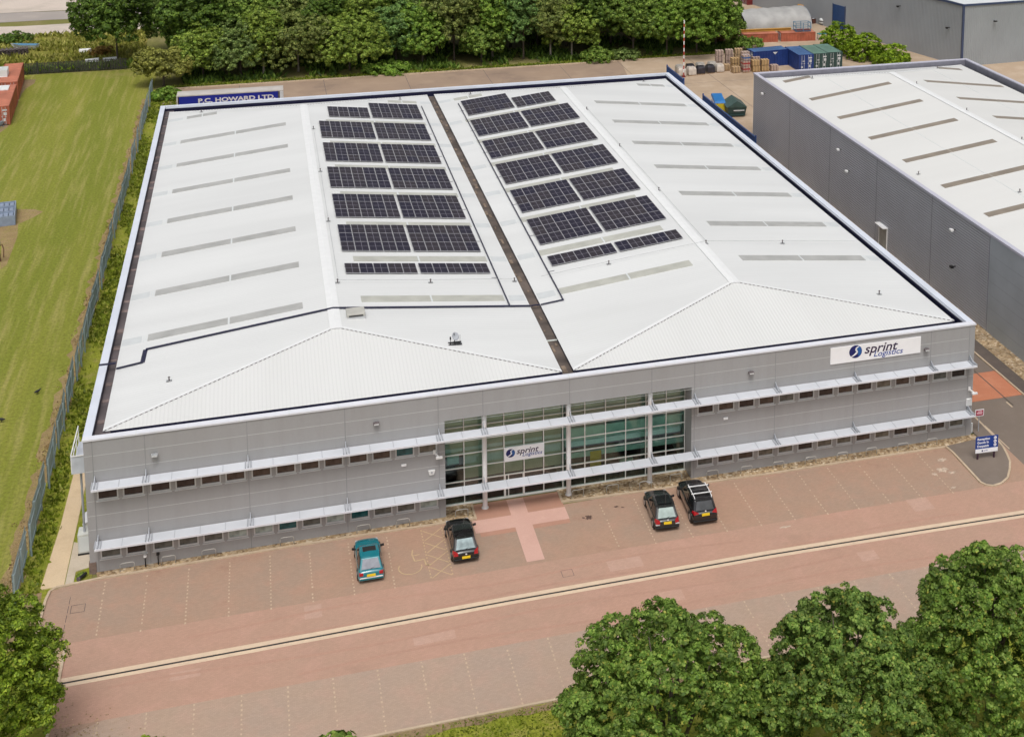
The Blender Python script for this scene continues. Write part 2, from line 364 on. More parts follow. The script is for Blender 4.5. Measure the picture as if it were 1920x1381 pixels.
# car park
sheet('car_park', rect(-.6, 62.6, -19.25, -.6), -.004, G['baypave'])
sheet('driving_lane', rect(-.6, 62.6, -14.0, -6.75), 0, G['lane'])
sheet('lower_bays', [(2.0, -14.0), (62.6, -14.0), (62.6, -19.25), (-.6, -19.25), (-.6, -15.2)], .001, G['lowpave'])
sheet('entrance_apron', [(23.77, -2.9), (29.72, -2.9), (29.72, 1.05), (23.77, 1.05)], .004, G['apron'])
b = MB()
b.face(*[(x, y, .008) for x, y in rect(26.1, 27.25, -6.45, 1.0)])
b.face(*[(x, y, .008) for x, y in rect(23.5, 26.1, -2.42, -.92)]); b.face(*[(x, y, .008) for x, y in rect(27.25, 29.75, -2.42, -.92)])
struct(b.build('tactile_cross', G['pink']))
sheet('lane_patch', [(27.25, -6.6), (29.9, -6.6), (29.9, -2.9), (27.25, -2.9)], .003, G['apron']) if False else None
# linear drain, following the slight bend it has on site
dl = [(-.58, -10.32), (9.75, -10.22), (24.5, -10.02), (41, -10.03), (52, -10.3), (62.6, -10.62)]
def ribbon(b, pts, o0, o1, z0, z1):
    for (xa, ya), (xb, yb) in zip(pts[:-1], pts[1:]):
        b.hexa([(xa, ya+o0, z0), (xb, yb+o0, z0), (xb, yb+o1, z0), (xa, ya+o1, z0), (xa, ya+o0, z1), (xb, yb+o0, z1), (xb, yb+o1, z1), (xa, ya+o1, z1)])
b = MB(); ribbon(b, dl, -.36, -.075, -.05, .010); ribbon(b, dl, .075, .44, -.05, .010)
b.mat(1); ribbon(b, dl, -.075, .075, -.05, .004)
struct(b.build('linear_drain', [G['drain'], G['slot']]))
# gravel margin and its edging along the front wall
kl = [(-1.35, -1.0), (0.5, -.82), (10.4, -.62), (16, -.62), (23.77, -.78)]
kr = [(29.72, -.42), (36, -.72), (44.4, -1.0), (52, -1.05), (58.5, -1.15)]
b = MB()
b.face(*([(x, y+.1, .03) for x, y in kl[1:]]+[(23.77, 1.4, .03), (21.9, 1.4, .03), (21.9, .02, .06), (10, .02, .05), (0.3, .02, .03)]))
b.face(*([(x, y+.1, .03) for x, y in kr]+[(61.3, -.75, .03), (61.3, .02, .03), (39.0, .02, .06), (39.0, 1.4, .03), (29.72, 1.4, .03)]))
struct(b.build('gravel_margin', G['gravel']))
b = MB(); ribbon(b, kl, 0, .16, -.05, .085); ribbon(b, kr, 0, .16, -.05, .085)
b.box(23.70, 23.84, -.78, 1.2, -.05, .05); b.box(29.65, 29.79, -.42, 1.2, -.05, .05)
struct(b.build('gravel_edging', G['kerb']))
# bay markers: single pale blocks set in the paving
b = MB(); rb = random.Random(5)
def dots(x, y0, y1, dx=0, step=.36, wd=.085):
    n = int(abs(y1-y0)/step)
    for i in range(n+1):
        if rb.random() < .06: continue
        y = y0+(y1-y0)*i/n; xx = x+dx*i/n+rb.uniform(-.015, .015); hw = wd*rb.uniform(.4, .62); hl = .1*rb.uniform(.6, 1)
        b.face((xx-hw, y-hl, .0075), (xx+hw, y-hl, .0075), (xx+hw, y+hl, .0075), (xx-hw, y+hl, .0075))
for k in range(8): dots(.95+2.42*k, -1.25, -6.75)
for x in (32.1, 34.5, 37.0, 39.35, 41.75, 44.15, 46.5, 48.8, 51.15, 53.5, 55.9): dots(x, -1.4, -6.75)
for k in range(24): dots(1.75+2.41*k, -14.15, -19.05)
struct(b.build('bay_markers', G['mark']))
b = MB()
def line(p, q, wd=.07, z=.0078):
    d = Vector((q[0]-p[0], q[1]-p[1])).normalized(); n = Vector((-d.y, d.x))*wd/2
    b.face((p[0]-n.x, p[1]-n.y, z), (q[0]-n.x, q[1]-n.y, z), (q[0]+n.x, q[1]+n.y, z), (p[0]+n.x, p[1]+n.y, z))
for k in range(4):
    y = -1.15-1.38*k
    line((20.2, y), (21.4, y-1.15)); line((20.2, y-1.15), (21.4, y), z=.0098)
for i in range(16):
    y = -1.0-.35*i
    for x in (20.12, 21.45): line((x, y), (x, y-.16), .08)
wc = [((19.35, -3.1), (19.25, -3.6)), ((19.25, -3.6), (19.35, -4.35)), ((19.3, -3.75), (19.72, -3.7)), ((19.35, -4.35), (19.95, -4.3)), ((19.95, -4.3), (20.0, -5.0)), ((20.0, -5.0), (20.25, -4.95))]
for p_, q_ in wc: line(p_, q_, .085)
cx_, cy_ = 19.0, -4.95
for i in range(11):
    a0, a1 = R(150+20*i), R(150+20*(i+1))
    line((cx_+.72*math.cos(a0), cy_+.72*math.sin(a0)), (cx_+.72*math.cos(a1), cy_+.72*math.sin(a1)), .07)
struct(b.build('disabled_bay_markings', G['ymark']))
b = MB()
for (x, y, s_) in ((28.3, -8.3, .36), (-.35, -3.5, .4)):
    for a, c, d, e in ((-1, 1, -1, -.93), (-1, 1, .93, 1), (-1, -.93, -.93, .93), (.93, 1, -.93, .93)): b.face(*[(x+u*s_, y+v*s_, .009) for u, v in rect(a, c, d, e)])
for i in range(5): line((-.9+.0*i, -2.2-.9*i), (-.9, -2.9-.9*i), .03); 
struct(b.build('inspection_covers', M['gutter']))
# oil spots and pale scuffs in the bays
def blot(b, x, y, rx, ry, seed, z=.0095):
    r = random.Random(seed); P = []
    for i in range(18):
        a = 2*math.pi*i/18; k = r.uniform(.45, 1.1); P.append((x+rx*k*math.cos(a), y+ry*k*math.sin(a), z))
    b.face(*P)
b = MB(); blot(b, 31.0, -2.65, .28, .34, 1); blot(b, 30.65, -2.6, .1, .12, 2); blot(b, 33.1, -1.9, .2, .12, 3); blot(b, 33.5, -2.1, .12, .1, 4)
struct(b.build('oil_stains', mat('oil', (.11, .065, .05), .7, var=.4, scale=5)))
b = MB()
for i, (x, y, rx, ry) in enumerate(((56.6, -3.9, .5, .35), (57.1, -4.4, .4, .2), (55.8, -4.2, .25, .2), (43.1, -7.4, .5, .14), (57.2, -2.6, .4, .25), (56.2, -6.2, .25, .12))): blot(b, x, y, rx, ry, 20+i)
struct(b.build('pale_scuffs', mat('scuff', (.50, .39, .30), .9, var=.3, scale=5)))
b = MB()
for x, y, w_, l_ in ((33.2, -12.9, 1.4, 1.1), (18.4, -12.6, 2.4, .9), (12.5, -8.4, 1.0, 1.3), (46.5, -12.4, 1.2, 1.0), (5.2, -11.8, 1.6, .7), (30.9, -8.9, 2.2, 1.1), (52.3, -8.2, 1.5, 1.5)): b.face(*[(x+u, y+v, .0025) for u, v in rect(0, w_, 0, l_)])
struct(b.build('relaid_paving', ground_mat('relaid_paving', [(.50, .315, .24), (.47, .31, .24), (.52, .34, .27)], (.1, .6, 14.), bump=.1, fine=.09, blocks=.045)))
b = MB()
for yy, x0_, x1_ in ((-7.9, 6, 40), (-9.4, 10, 55), (-11.6, 2, 46), (-13.1, 12, 57)):
    pp = [(x0_+(x1_-x0_)*i/24, yy+.25*math.sin(i*.5+yy)) for i in range(25)]
    for (xa, ya), (xb, yb) in zip(pp[:-1], pp[1:]): b.face((xa, ya-.11, .0032), (xb, yb-.11, .0032), (xb, yb+.11, .0032), (xa, ya+.11, .0032))
struct(b.build('tyre_tracks', ground_mat('tyre_worn_paving', [(.44, .262, .195), (.455, .275, .205), (.40, .24, .18)], (.2, .8, 14.), bump=.1, fine=.09, blocks=.045)))
# kerbs at the left edge and along the planted verge below
b = MB()
def kerb(pts, wd=.15, z0=-.05, z1=.1):
    for p, q in zip(pts[:-1], pts[1:]):
        d = Vector((q[0]-p[0], q[1]-p[1])); L_ = d.length; d.normalize(); n = Vector((-d.y, d.x))*wd/2
        e = d*.012
        b.hexa([(p[0]-n.x+e.x, p[1]-n.y+e.y, z0), (q[0]-n.x, q[1]-n.y, z0), (q[0]+n.x, q[1]+n.y, z0), (p[0]+n.x+e.x, p[1]+n.y+e.y, z0),
                (p[0]-n.x+e.x, p[1]-n.y+e.y, z1), (q[0]-n.x, q[1]-n.y, z1), (q[0]+n.x, q[1]+n.y, z1), (p[0]+n.x+e.x, p[1]+n.y+e.y, z1)])
kerb([(-1.35, -.95), (-1.85, -1.0), (-2.15, -1.3), (-2.28, -2.2), (-2.32, -4.2), (-2.3, -6.6), (-1.3, -6.75), (-.75, -6.9), (-.62, -7.3), (-.6, -10), (-.62, -14.5), (-.75, -19.3)])
kerb([(-.75, -19.33), (20, -19.33), (45, -19.33), (62.6, -19.33)])
isl = [(58.35, -1.05), (58.45, -2.1), (58.4, -4.4), (58.35, -6.2), (58.55, -6.62), (59.0, -6.85), (59.7, -6.72), (60.5, -6.2), (61.25, -5.2), (61.8, -4.3), (62.1, -3.4), (62.4, -2.3), (62.5, -1.2), (62.6, 1.7), (62.6, 60)]
kerb(isl)
kerb([(68.2, -6), (68.2, 30), (68.2, 75)])
struct(b.build('kerbs', G['kerb']))
sheet('gravel_bed', [(-.69, -7.1), (-1.3, -6.87), (-1.9, -6.8), (-2.1, -8), (-1.3, -10.1), (-.69, -10)], .03, G['gravel'])
sheet('left_bay_strip', [(-2.25, -1.2), (-1.2, -1.0), (-.6, -.95), (-.6, -6.9), (-2.25, -6.6)], -.003, G['baypave'])
sheet('planted_verge', rect(-40, 80, -70, -19.4), .02, G['verge'])
sheet('verge_edge_soil', wob(-.5, 62, -19.95, -19.42, 'x', .12, .8, 12), .03, G['earth'])
# right side: footway island, road, red surfacing, gravel
sheet('footway_island', isl[:-1]+[(62.6, 60), (61.3, 60), (61.3, -.75), (58.5, -1.05)], .09, G['tarmac'])
sheet('access_road', [(62.6, -30), (68.2, -30), (68.2, 79), (62.6, 79)], -.005, G['tarmac'])
sheet('speed_table', rect(62.6, 68.15, 4.6, 8.9), .02, G['redroad'], .03)
sheet('service_footway', rect(68.25, 69.5, -30, 79), .08, G['tarmac2'])
sheet('wall_gravel', rect(69.5, 71.5, -30, 76), .085, G['gravel'])
b = MB()
line((66.5, 3.2), (66.5, 11.5), .1, .026); struct(b.build('service_trench', G['tarmac2']))
b = MB(); line((66.3, 3.0), (66.3, 3.9), .14, -.001); line((62.75, -2.6), (62.75, 1.0), .1, -.001)
struct(b.build('road_lines', G['kerb']))
# left path
sheet('concrete_path', [(-2.75, -.9), (-1.42, -.9), (-1.42, 17.4), (-2.35, 17.4), (-2.45, 6)], .02, G['path'], .06)
b = MB()
b.prism([(-1.38, -.9), (-.9, -.9), (-.9, 3.6), (-1.38, 3.9)], -.04, .018); b.prism([(-.9, .5), (-.1, .75), (-.1, 3.4), (-.9, 3.4)], -.04, .012)
struct(b.build('pale_slabs', G['path2']))
# ------------------------------------------------------------------ main warehouse
WX, WD, WH = 61.0, 79.3, 8.83
ZE, ZR = 8.35, 9.95
RX0, RX1, RY0, RY1 = .95, 60.25, 1.75, 78.0
XA, XB, VL, VR = 15.6, 45.5, 30.2, 31.0
YA, YB = 9.75, 71.0
wh = thing('warehouse', 'long grey office and warehouse with twin white hipped roofs and a glazed entrance', 'warehouse')
def roofz(x):
    if x <= XA: return ZE+(ZR-ZE)*(x-RX0)/(XA-RX0)
    if x <= VL: return ZR-(ZR-ZE)*(x-XA)/(VL-XA)
    if x <= VR: return ZE
    if x <= XB: return ZE+(ZR-ZE)*(x-VR)/(XB-VR)
    return ZR-(ZR-ZE)*(x-XB)/(RX1-XB)
OX0, OX1, OZ = 21.9, 39.0, 6.85
JX = [.5, 3.5, 9.53, 15.54, 21.5, 24.45, 30.32, 36.1, 39.2, 45.2, 51.3, 57.4, 60.55]
WL = [.62, 2.1]+[j+.17+1.485*k for j in (3.5, 9.53, 15.54) for k in range(4)]
WR = [39.43+1.517*k for k in range(14)]
WW = 1.22
b = MB()
T = .25
def band(x0, x1, z0, z1): b.box(x0, x1, 0, T, z0, z1)
for x0, x1, ws in ((0, OX0, WL), (OX1, WX, WR)):
    band(x0, x1, -.1, .83); band(x0, x1, 1.62, 4.72); band(x0, x1, 5.55, WH-.12)
    for z0, z1 in ((.83, 1.62), (4.72, 5.55)):
        xs = [x0]+[q for a in ws for q in (a, a+WW)]+[x1]
        for i in range(0, len(xs), 2): band(xs[i], xs[i+1], z0, z1)
band(OX0, OX1, OZ, WH-.12)
b.box(0, .25, .25, WD, -.1, WH-.12); b.box(WX-.25, WX, .25, WD, -.1, WH-.12); b.box(.25, WX-.25, WD-.25, WD, -.1, WH-.12)
b.box(OX0-.12, OX0, .25, 1.5, -.1, OZ); b.box(OX1, OX1+.12, .25, 1.5, -.1, OZ); b.box(OX0, OX1, .25, 1.6, OZ, OZ+.1)
b.mat(1)
for x in JX:
    z0 = OZ+.01 if OX0 < x < OX1 else 0.02
    b.mat(1).box(x-.028, x+.028, -.006, .001, z0, WH-.13)
for k in range(1, 14):
    x = 39.43+1.517*k-.16; b.mat(3).box(x-.012, x+.012, -.004, .001, 1.7, 4.65)
for x in (9.53, 15.54, 21.5): pass
b.mat(2)
for z in (7.72, 6.72): b.box(.52, WX-.5, -.004, .001, z-.012, z+.012)
for z in (4.74, 3.78, 2.86):
    b.box(.02, OX0-.01, -.004, .001, z-.012, z+.012); b.box(OX1+.01, WX-.02, -.004, .001, z-.012, z+.012)
for z in (7.72, 6.72, 4.74): b.box(.02, .48, -.0045, .001, z-.012, z+.012)
b.build('wall', [M['wall'], M['joint'], M['seam'], mat('faint_joint', (.33, .325, .328), .5)], wh)
MB().box(-.06, .36, -.07, .3, -.05, .72).build('plinth', mat('plinth_brick', (.20, .145, .12), .8, var=.2, scale=6), wh)
# parapet
b = MB()
b.box(-.05, WX+.05, -.06, .44, WH-.12, WH); b.mat(1)
b.box(-.05, .46, .44, WD-.44, WH-.12, WH); b.box(WX-.5, WX+.05, .44, WD-.44, WH-.12, WH); b.box(-.05, WX+.05, WD-.44, WD+.05, WH-.12, WH)
b.box(.46, WX-.5, WD-.45, WD-.36, WH-.27, WH-.121); b.box(WX-.51, WX-.42, .5, WD-.5, WH-.24, WH-.121)
b.mat(2)
for x in [3.03*k for k in range(1, 21)]: b.box(x-.02, x+.02, -.064, .44, WH-.118, WH+.004)
for y in [3.03*k for k in range(1, 26)]:
    b.box(-.054, .46, y-.02, y+.02, WH-.118, WH+.004); b.box(WX-.5, WX+.054, y-.02, y+.02, WH-.118, WH+.004)
par = b.build('parapet', [M['coping_front'], M['coping'], M['pale']], wh)
b = MB()
b.box(.25, WX-.25, .36, .43, 7.95, WH-.125); b.box(WX-.495, WX-.42, .5, WD-.5, 7.95, WH-.24); b.box(.25, WX-.25, WD-.435, WD-.36, 7.95, WH-.27); b.box(.38, .45, .5, WD-.5, 7.95, WH-.125)
b.build('parapet_lining', M['navy'], par)
b = MB()
b.box(.46, 1.4, .44, WD-.5, 8.22, 8.30); b.mat(2); b.box(1.4, WX-.5, .44, 2.4, 7.9, 7.98); b.box(WX-1.2, WX-.5, 2.4, WD-.5, 7.9, 7.98); b.box(1.4, WX-1.2, 77.5, WD-.5, 7.9, 7.98)  # front, right and rear channels coloured dark, standing in for gutter shadow
rg = random.Random(11)
b.mat(1)
for i in range(26):
    y = 3+i*2.9+rg.uniform(-.8, .8); b.box(.5, .93, y, y+rg.uniform(.1, .7), 8.30, 8.31+rg.uniform(0, .04))
b.build('gutter', [M['gutter'], mat('gutter_debris', (.20, .15, .14), .9, var=.4), M['navy']], wh)
b = MB(); b.box(VL-.05, VR+.05, RY0, RY1, 8.08, 8.14); b.mat(1)
for i in range(34):
    y = 2.5+i*2.2+rg.uniform(-.8, .8); x = VL+rg.uniform(.05, .5); b.box(x, x+rg.uniform(.1, .3), y, y+rg.uniform(.15, 1.2), 8.14, 8.16+rg.uniform(0, .05))
b.build('valley_gutter', [M['valley'], mat('valley_debris', (.20, .15, .11), .9, var=.4)], wh)
# roof planes
def hiproof(name, x0, xr, x1, y0, ya, yb, y1, ze, zr, parent, m1, m2, wall_t=.28):
    b = MB()
    A, Bq, C, D = (x0, y0, ze), (x1, y0, ze), (x1, y1, ze), (x0, y1, ze); P, Q = (xr, ya, zr), (xr, yb, zr)
    b.face(A, P, Q, D); b.face(Bq, C, Q, P)
    b.mat(1); b.face(A, Bq, P); b.face(C, D, Q)
    b.mat(2)
    for p, q in ((A, Bq), (Bq, C), (C, D), (D, A)):
        b.face((p[0], p[1], ze-wall_t), (q[0], q[1], ze-wall_t), q, p)
    return b.build(name, [m1, m2, M['navy']], parent)
def hipflash(name, x0, xr, x1, y0, ya, yb, y1, ze, zr, parent, dashes=True):
    b = MB()
    b.hexa([(xr-.42, ya-.2, zr-.02), (xr, ya-.2, zr+.02), (xr, yb+.2, zr+.02), (xr-.42, yb+.2, zr-.02), (xr-.42, ya-.2, zr+.02), (xr, ya-.2, zr+.07), (xr, yb+.2, zr+.07), (xr-.42, yb+.2, zr+.02)])
    b.hexa([(xr, ya-.2, zr+.02), (xr+.42, ya-.2, zr-.02), (xr+.42, yb+.2, zr-.02), (xr, yb+.2, zr+.02), (xr, ya-.2, zr+.07), (xr+.42, ya-.2, zr+.02), (xr+.42, yb+.2, zr+.02), (xr, yb+.2, zr+.07)])
    for (p, q) in (((x0, y0), (xr, ya)), ((x1, y0), (xr, ya)), ((x0, y1), (xr, yb)), ((x1, y1), (xr, yb))):
        a = Vector((p[0], p[1], ze)); c = Vector((q[0], q[1], zr)); d = c-a
        side = Vector((0, 1 if p[1] == y0 else -1, 0))       # sheet of flashing laid towards the main slope
        up = Vector((0, 0, .03))
        m0 = Vector((0, 0, side.y*0)); s1 = side*.38
        def on(pt):       # height of the main slope under a point
            t = abs(pt.x-p[0])/abs(xr-p[0]); return ze+(zr-ze)*t
        b.mat(0); a2, c2 = a+s1, c+s1
        b.face(a+up, c+up, c2+up, a2+up) if (side.y > 0) == (p[0] > xr) else b.face(a+up, a2+up, c2+up, c+up)
        b.mat(1)
        n = int(d.length/.333)
        if dashes:
            for i in range(n):
                s = a+d*((i+.15)/n); e = a+d*((i+.68)/n); o = -side*.05
                b.hexa([s+o+up*.2, e+o+up*.2, e+up*.2, s+up*.2, s+o+up*1.6, e+o+up*1.6, e+up*1.6, s+up*1.6])
    return b.build(name, [M['flash'], M['dash']], parent)
for x0, xr, x1 in ((RX0, XA, VL), (VR, XB, RX1)):
    rf = hiproof('roof', x0, xr, x1, RY0, YA, YB, RY1, ZE, ZR, wh, M['roofx'], M['roofy'])
    hipflash('hip_flashing', x0, xr, x1, RY0, YA, YB, RY1, ZE, ZR, rf)
# rooflights: two butted sheets on the slope, and the paler cover sheet that runs on to the eaves
def onslope(b, xa, xb, y0, y1, h0, h1):
    za, zb = roofz(xa), roofz(xb)
    b.hexa([(xa, y0, za+h0), (xb, y0, zb+h0), (xb, y1, zb+h0), (xa, y1, za+h0), (xa, y0, za+h1), (xb, y0, zb+h1), (xb, y1, zb+h1), (xa, y1, za+h1)])
SY = [14.85+8.31*k for k in range(8)]
def skylight(xa, xb, e, y, m, hw=.56):
    b = MB(); d = 1 if xb > xa else -1; xm = xa+(xb-xa)*.515
    def put(p, q, h0, h1): onslope(b, min(p, q), max(p, q), y-hw, y+hw, h0, h1)
    put(xa, xm-d*.07, -.01, .035); put(xm+d*.07, xb, -.01, .035)
    b.mat(1); put(xm-d*.065, xm+d*.065, -.01, .03)
    b.mat(2); put(e, xa-d*.42, -.01, .012); b.mat(1)
    for k in range(2): put(xa-d*(.16+.16*k), xa-d*(.09+.16*k), -.01, .02)
    return b.build('rooflight', [m, M['pale'], M['cover']], wh)
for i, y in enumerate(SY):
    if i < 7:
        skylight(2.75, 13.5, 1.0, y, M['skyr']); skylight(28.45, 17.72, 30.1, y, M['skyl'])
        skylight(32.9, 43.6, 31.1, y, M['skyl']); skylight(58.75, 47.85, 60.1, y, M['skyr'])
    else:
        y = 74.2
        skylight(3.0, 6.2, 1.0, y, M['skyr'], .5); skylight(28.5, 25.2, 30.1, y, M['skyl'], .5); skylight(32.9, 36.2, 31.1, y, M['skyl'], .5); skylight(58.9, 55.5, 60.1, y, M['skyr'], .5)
# cable containment over the roof
b = MB()
def tray(pts, wd=.13, h0=.05, h1=.13):
    for (xa, ya), (xb, yb) in zip(pts[:-1], pts[1:]):
        if abs(ya-yb) > abs(xa-xb): b.hexa([(xa-wd/2, ya, roofz(xa)+h0), (xa+wd/2, ya, roofz(xa)+h0), (xb+wd/2, yb, roofz(xb)+h0), (xb-wd/2, yb, roofz(xb)+h0), (xa-wd/2, ya, roofz(xa)+h1), (xa+wd/2, ya, roofz(xa)+h1), (xb+wd/2, yb, roofz(xb)+h1), (xb-wd/2, yb, roofz(xb)+h1)])
        else:
            if xa > xb: xa, xb, ya, yb = xb, xa, yb, ya
            b.hexa([(xa, ya-wd/2, roofz(xa)+h0), (xb, yb-wd/2, roofz(xb)+h0), (xb, yb+wd/2, roofz(xb)+h0), (xa, ya+wd/2, roofz(xa)+h0), (xa, ya-wd/2, roofz(xa)+h1), (xb, yb-wd/2, roofz(xb)+h1), (xb, yb+wd/2, roofz(xb)+h1), (xa, ya+wd/2, roofz(xa)+h1)])
tray([(28.85, 72.2), (28.62, 13.1)], .09); tray([(33.1, 72.0), (32.75, 13.1)], .09)
tray([(32.8, 13.1), (31.0, 13.1)], .1); tray([(30.95, 13.1), (30.25, 13.1)], .1); tray([(30.2, 13.1), (15.6, 13.05)], .16); tray([(15.6, 13.05), (2.75, 12.75)], .16)
tray([(2.72, 12.8), (2.66, 10.75)], .3, .02, .05); tray([(2.7, 10.7), (1.0, 10.55)], .13)
b.box(-.09, 1.0, 10.42, 10.6, WH+.005, WH+.06)
for i in range(1, 8):
    y = SY[i]-4.2
    onslope(b, 28.2, 28.6, y, y+.03, .03, .05); onslope(b, 32.8, 33.3, y, y+.03, .03, .05)
b.build('cable_tray', M['navy'], wh)
# fall-arrest posts with their wires
anch = None
AN = [(16.25, 61.3), (16.25, 46.3), (16.25, 32.1), (16.2, 18.05), (23.25, 18.0), (29.9, 18.2), (4.6, 6.9), (4.5, 75.6), (26.7, 75.2), (35, 75.2), (45.95, 61), (45.95, 46.4), (45.95, 32.1), (45.95, 18.1), (56.8, 76), (37.6, 17.95), (52.8, 18.2), (56.5, 7)]
for (x, y) in AN:
    if anch is None:
        anch = MB().box(-.22, .22, -.16, .16, .0, .03).mat(1).tube([(0, 0, .03), (0, 0, .36)], [.06, .035], 8).box(-.09, .09, -.03, .03, .26, .31).build('anchor_post', [M['steel'], M['gutter']], wh)
        o = anch
    else:
        o = anch.copy(); COL.objects.link(o); o.parent = wh
    o.location = (x, y, roofz(x)+.03); o.scale = (.8, .8, .9)
b = MB()
for pts in ([(16.25, y) for y in (61.3, 46.3, 32.1, 18.05)], [(45.95, y) for y in (61, 46.4, 32.1, 18.1)], [(16.2, 18.05), (23.25, 18), (29.9, 18.2)], [(32, 17.9), (37.6, 17.95), (45.95, 18.1), (52.8, 18.2), (59.5, 18.25)]):
    for p, q in zip(pts[:-1], pts[1:]): b.bar((p[0], p[1], roofz(p[0])+.26), (q[0], q[1], roofz(q[0])+.26), .018)
b.build('safety_wire', M['steel'], wh)
# windows
PL = ['gdark']*4+['gbrown']*2+['gbrown', 'gbrown', 'gbrown', 'gbrown', 'gbrown', 'gbrown', 'gteal', 'gblind']
PLl = ['ggrey', 'gdark', 'ggrey', 'ggrey', 'ggrey', 'gpale', 'gpale', 'gteal', 'ggrey', 'gpale', 'gteal', 'ggrey', 'ggrey', 'gpale']
PR = ['gdark', 'gbrown', 'gdark', 'gbrown', 'ggrey', 'gdark', 'gdark', 'gbrown', 'gdark', 'gblind', 'gbrown', 'gbrown', 'ggrey', 'gdark']
PRl = ['ggrey', 'gbrown', 'gbrown', 'gblind', 'gblind', 'gdark', 'gblind', 'gblind', 'gbrown', 'gblind', 'gdark', 'gblind', 'gbrown', 'gblind']
wf, wp = {}, {}
def window(x, z0, z1, pm, light=False):
    f = .085; hs_ = z1-z0
    key = (round(hs_, 2), light)
    if key not in wf:
        b = MB(); b.box(0, WW, .02, .12, 0, f+.03); b.box(0, WW, .02, .12, hs_-f, hs_); b.box(0, f, .02, .12, f+.03, hs_-f); b.box(WW-f, WW, .02, .12, f+.03, hs_-f)
        b.box(-.05, WW+.05, -.035, .02, -.05, .0)
        o = b.build('window', M['frame'], wh); wf[key] = o
    else:
        o = wf[key].copy(); COL.objects.link(o); o.parent = wh
    o.location = (x, 0, z0)
    k2 = (key, pm)
    if k2 not in wp:
        b = MB(); b.box(f, WW-f, .075, .09, f+.03, hs_-f); wp[k2] = b.build('pane', M[pm], o)
    else:
        c = wp[k2].copy(); COL.objects.link(c); c.parent = o
for xs, u, l in ((WL, PL, PLl), (WR, PR, PRl)):
    for x, a, c in zip(xs, u, l):
        window(x, 4.72, 5.55, a); window(x, .83, 1.62, c)
# sunshades
def sunshade(zw, name='sunshade'):
    b = MB()
    z0, z1 = zw, zw-.04
    def sl_(xa, xb, ya, yb, h0, h1):
        za, zb = z1+(z0-z1)*(ya+.97)/.92, z1+(z0-z1)*(yb+.97)/.92
        b.hexa([(xa, ya, za+h0), (xb, ya, za+h0), (xb, yb, zb+h0), (xa, yb, zb+h0), (xa, ya, za+h1), (xb, ya, za+h1), (xb, yb, zb+h1), (xa, yb, zb+h1)])
    sl_(.42, 60.72, -.93, -.05, -.05, 0)
    for i in range(9): sl_(.42, 60.72, -.9+.1*i, -.885+.1*i, 0, .006)
    b.mat(2); b.box(.40, 60.74, -.99, -.93, z1-.09, z1+.03); b.mat(1)
    xs = []
    for a, c in zip([.42]+JX[1:], JX[1:]+[60.72]):
        n = max(1, round((c-a)/1.49))
        xs += [a+(c-a)*i/n for i in range(1, n)]
    for x in xs: sl_(x-.018, x+.018, -.92, -.06, 0, .02)
    o = b.build(name, [M['shade'], M['bracket'], M['coping_front']], wh)
    bk = None
    for x in [.56]+JX[1:-1]+[60.6]:
        if bk is None:
            q = MB()
            for dx in (-.17, .17): q.box(dx-.03, dx+.03, -.9, -.06, -.03, .05)
            q.box(-.035, .035, -.9, -.06, .03, .10)
            q.mesh([(-.03, -.03, .02), (.03, -.03, .02), (.03, -.75, .06), (-.03, -.75, .06), (-.02, -.03, .42), (.02, -.03, .42), (.02, -.09, .42), (-.02, -.09, .42)],
                   [(0, 3, 2, 1), (4, 5, 6, 7), (0, 1, 5, 4), (1, 2, 6, 5), (2, 3, 7, 6), (3, 0, 4, 7)])
            bk = q.build('bracket', M['bracket'], o); k = bk
        else:
            k = bk.copy(); COL.objects.link(k); k.parent = o
        k.location = (x, 0, zw)
sunshade(6.0); sunshade(2.1)
# columns in front of the recessed glazing
for x in (24.58, 30.34, 36.12):
    MB().tube([(x, .45, 0), (x, .45, .05)], .24, 16).tube([(x, .45, .05), (x, .45, OZ)], .165, 18).build('column', M['col'], wh, smooth=False)
# curtain wall
CX = [21.98, 23.33, 24.70, 26.05, 27.42, 28.78, 30.12, 30.40, 31.68, 33.15, 34.60, 36.06, 36.27, 37.54, 38.92]
CZ = [.06, 1.65, 2.64, 3.62, 4.55, 5.58, 6.35, 6.95]
b = MB(); Y0 = 1.34
for x in CX: b.box(x-.03, x+.03, Y0-.05, Y0+.1, 0, 6.95)
for i, (xa, xb) in enumerate(zip(CX[:-1], CX[1:])):
    for z in CZ: b.box(xa+.03, xb-.03, Y0-.04, Y0+.09, z-.028, z+.028)
b.box(26.08, 26.14, Y0-.09, Y0+.1, .1, 1.62); b.box(26.3, 26.36, Y0-.09, Y0+.1, .1, 1.62); b.box(27.31, 27.39, Y0-.09, Y0+.1, .1, 1.62)
b.box(21.95, 38.98, Y0-.12, Y0-.05, -.02, .07)
cw = b.build('curtain_wall', mat('mullion', (.74, .74, .71), .4, .1, .05), wh)
gm, nt, N, L, bs = newmat('clear_green_glass')
tr = N.new('ShaderNodeBsdfTransparent'); tr.inputs[0].default_value = (.84, .95, .92, 1)
gl = N.new('ShaderNodeBsdfGlossy'); gl.inputs['Roughness'].default_value = .03; gl.inputs[0].default_value = (.9, .95, .92, 1)
fr = N.new('ShaderNodeFresnel'); fr.inputs[0].default_value = 1.6
mx = N.new('ShaderNodeMixShader'); L.new(fr.outputs[0], mx.inputs[0]); L.new(tr.outputs[0], mx.inputs[1]); L.new(gl.outputs[0], mx.inputs[2]); L.new(mx.outputs[0], N['Material Output'].inputs[0])
for xa, xb in zip(CX[:-1], CX[1:]):
    for za, zb in zip(CZ[:-1], CZ[1:]):
        MB().box(xa+.03, xb-.03, Y0+.01, Y0+.03, za+.028, zb-.028).build('pane', gm, cw)
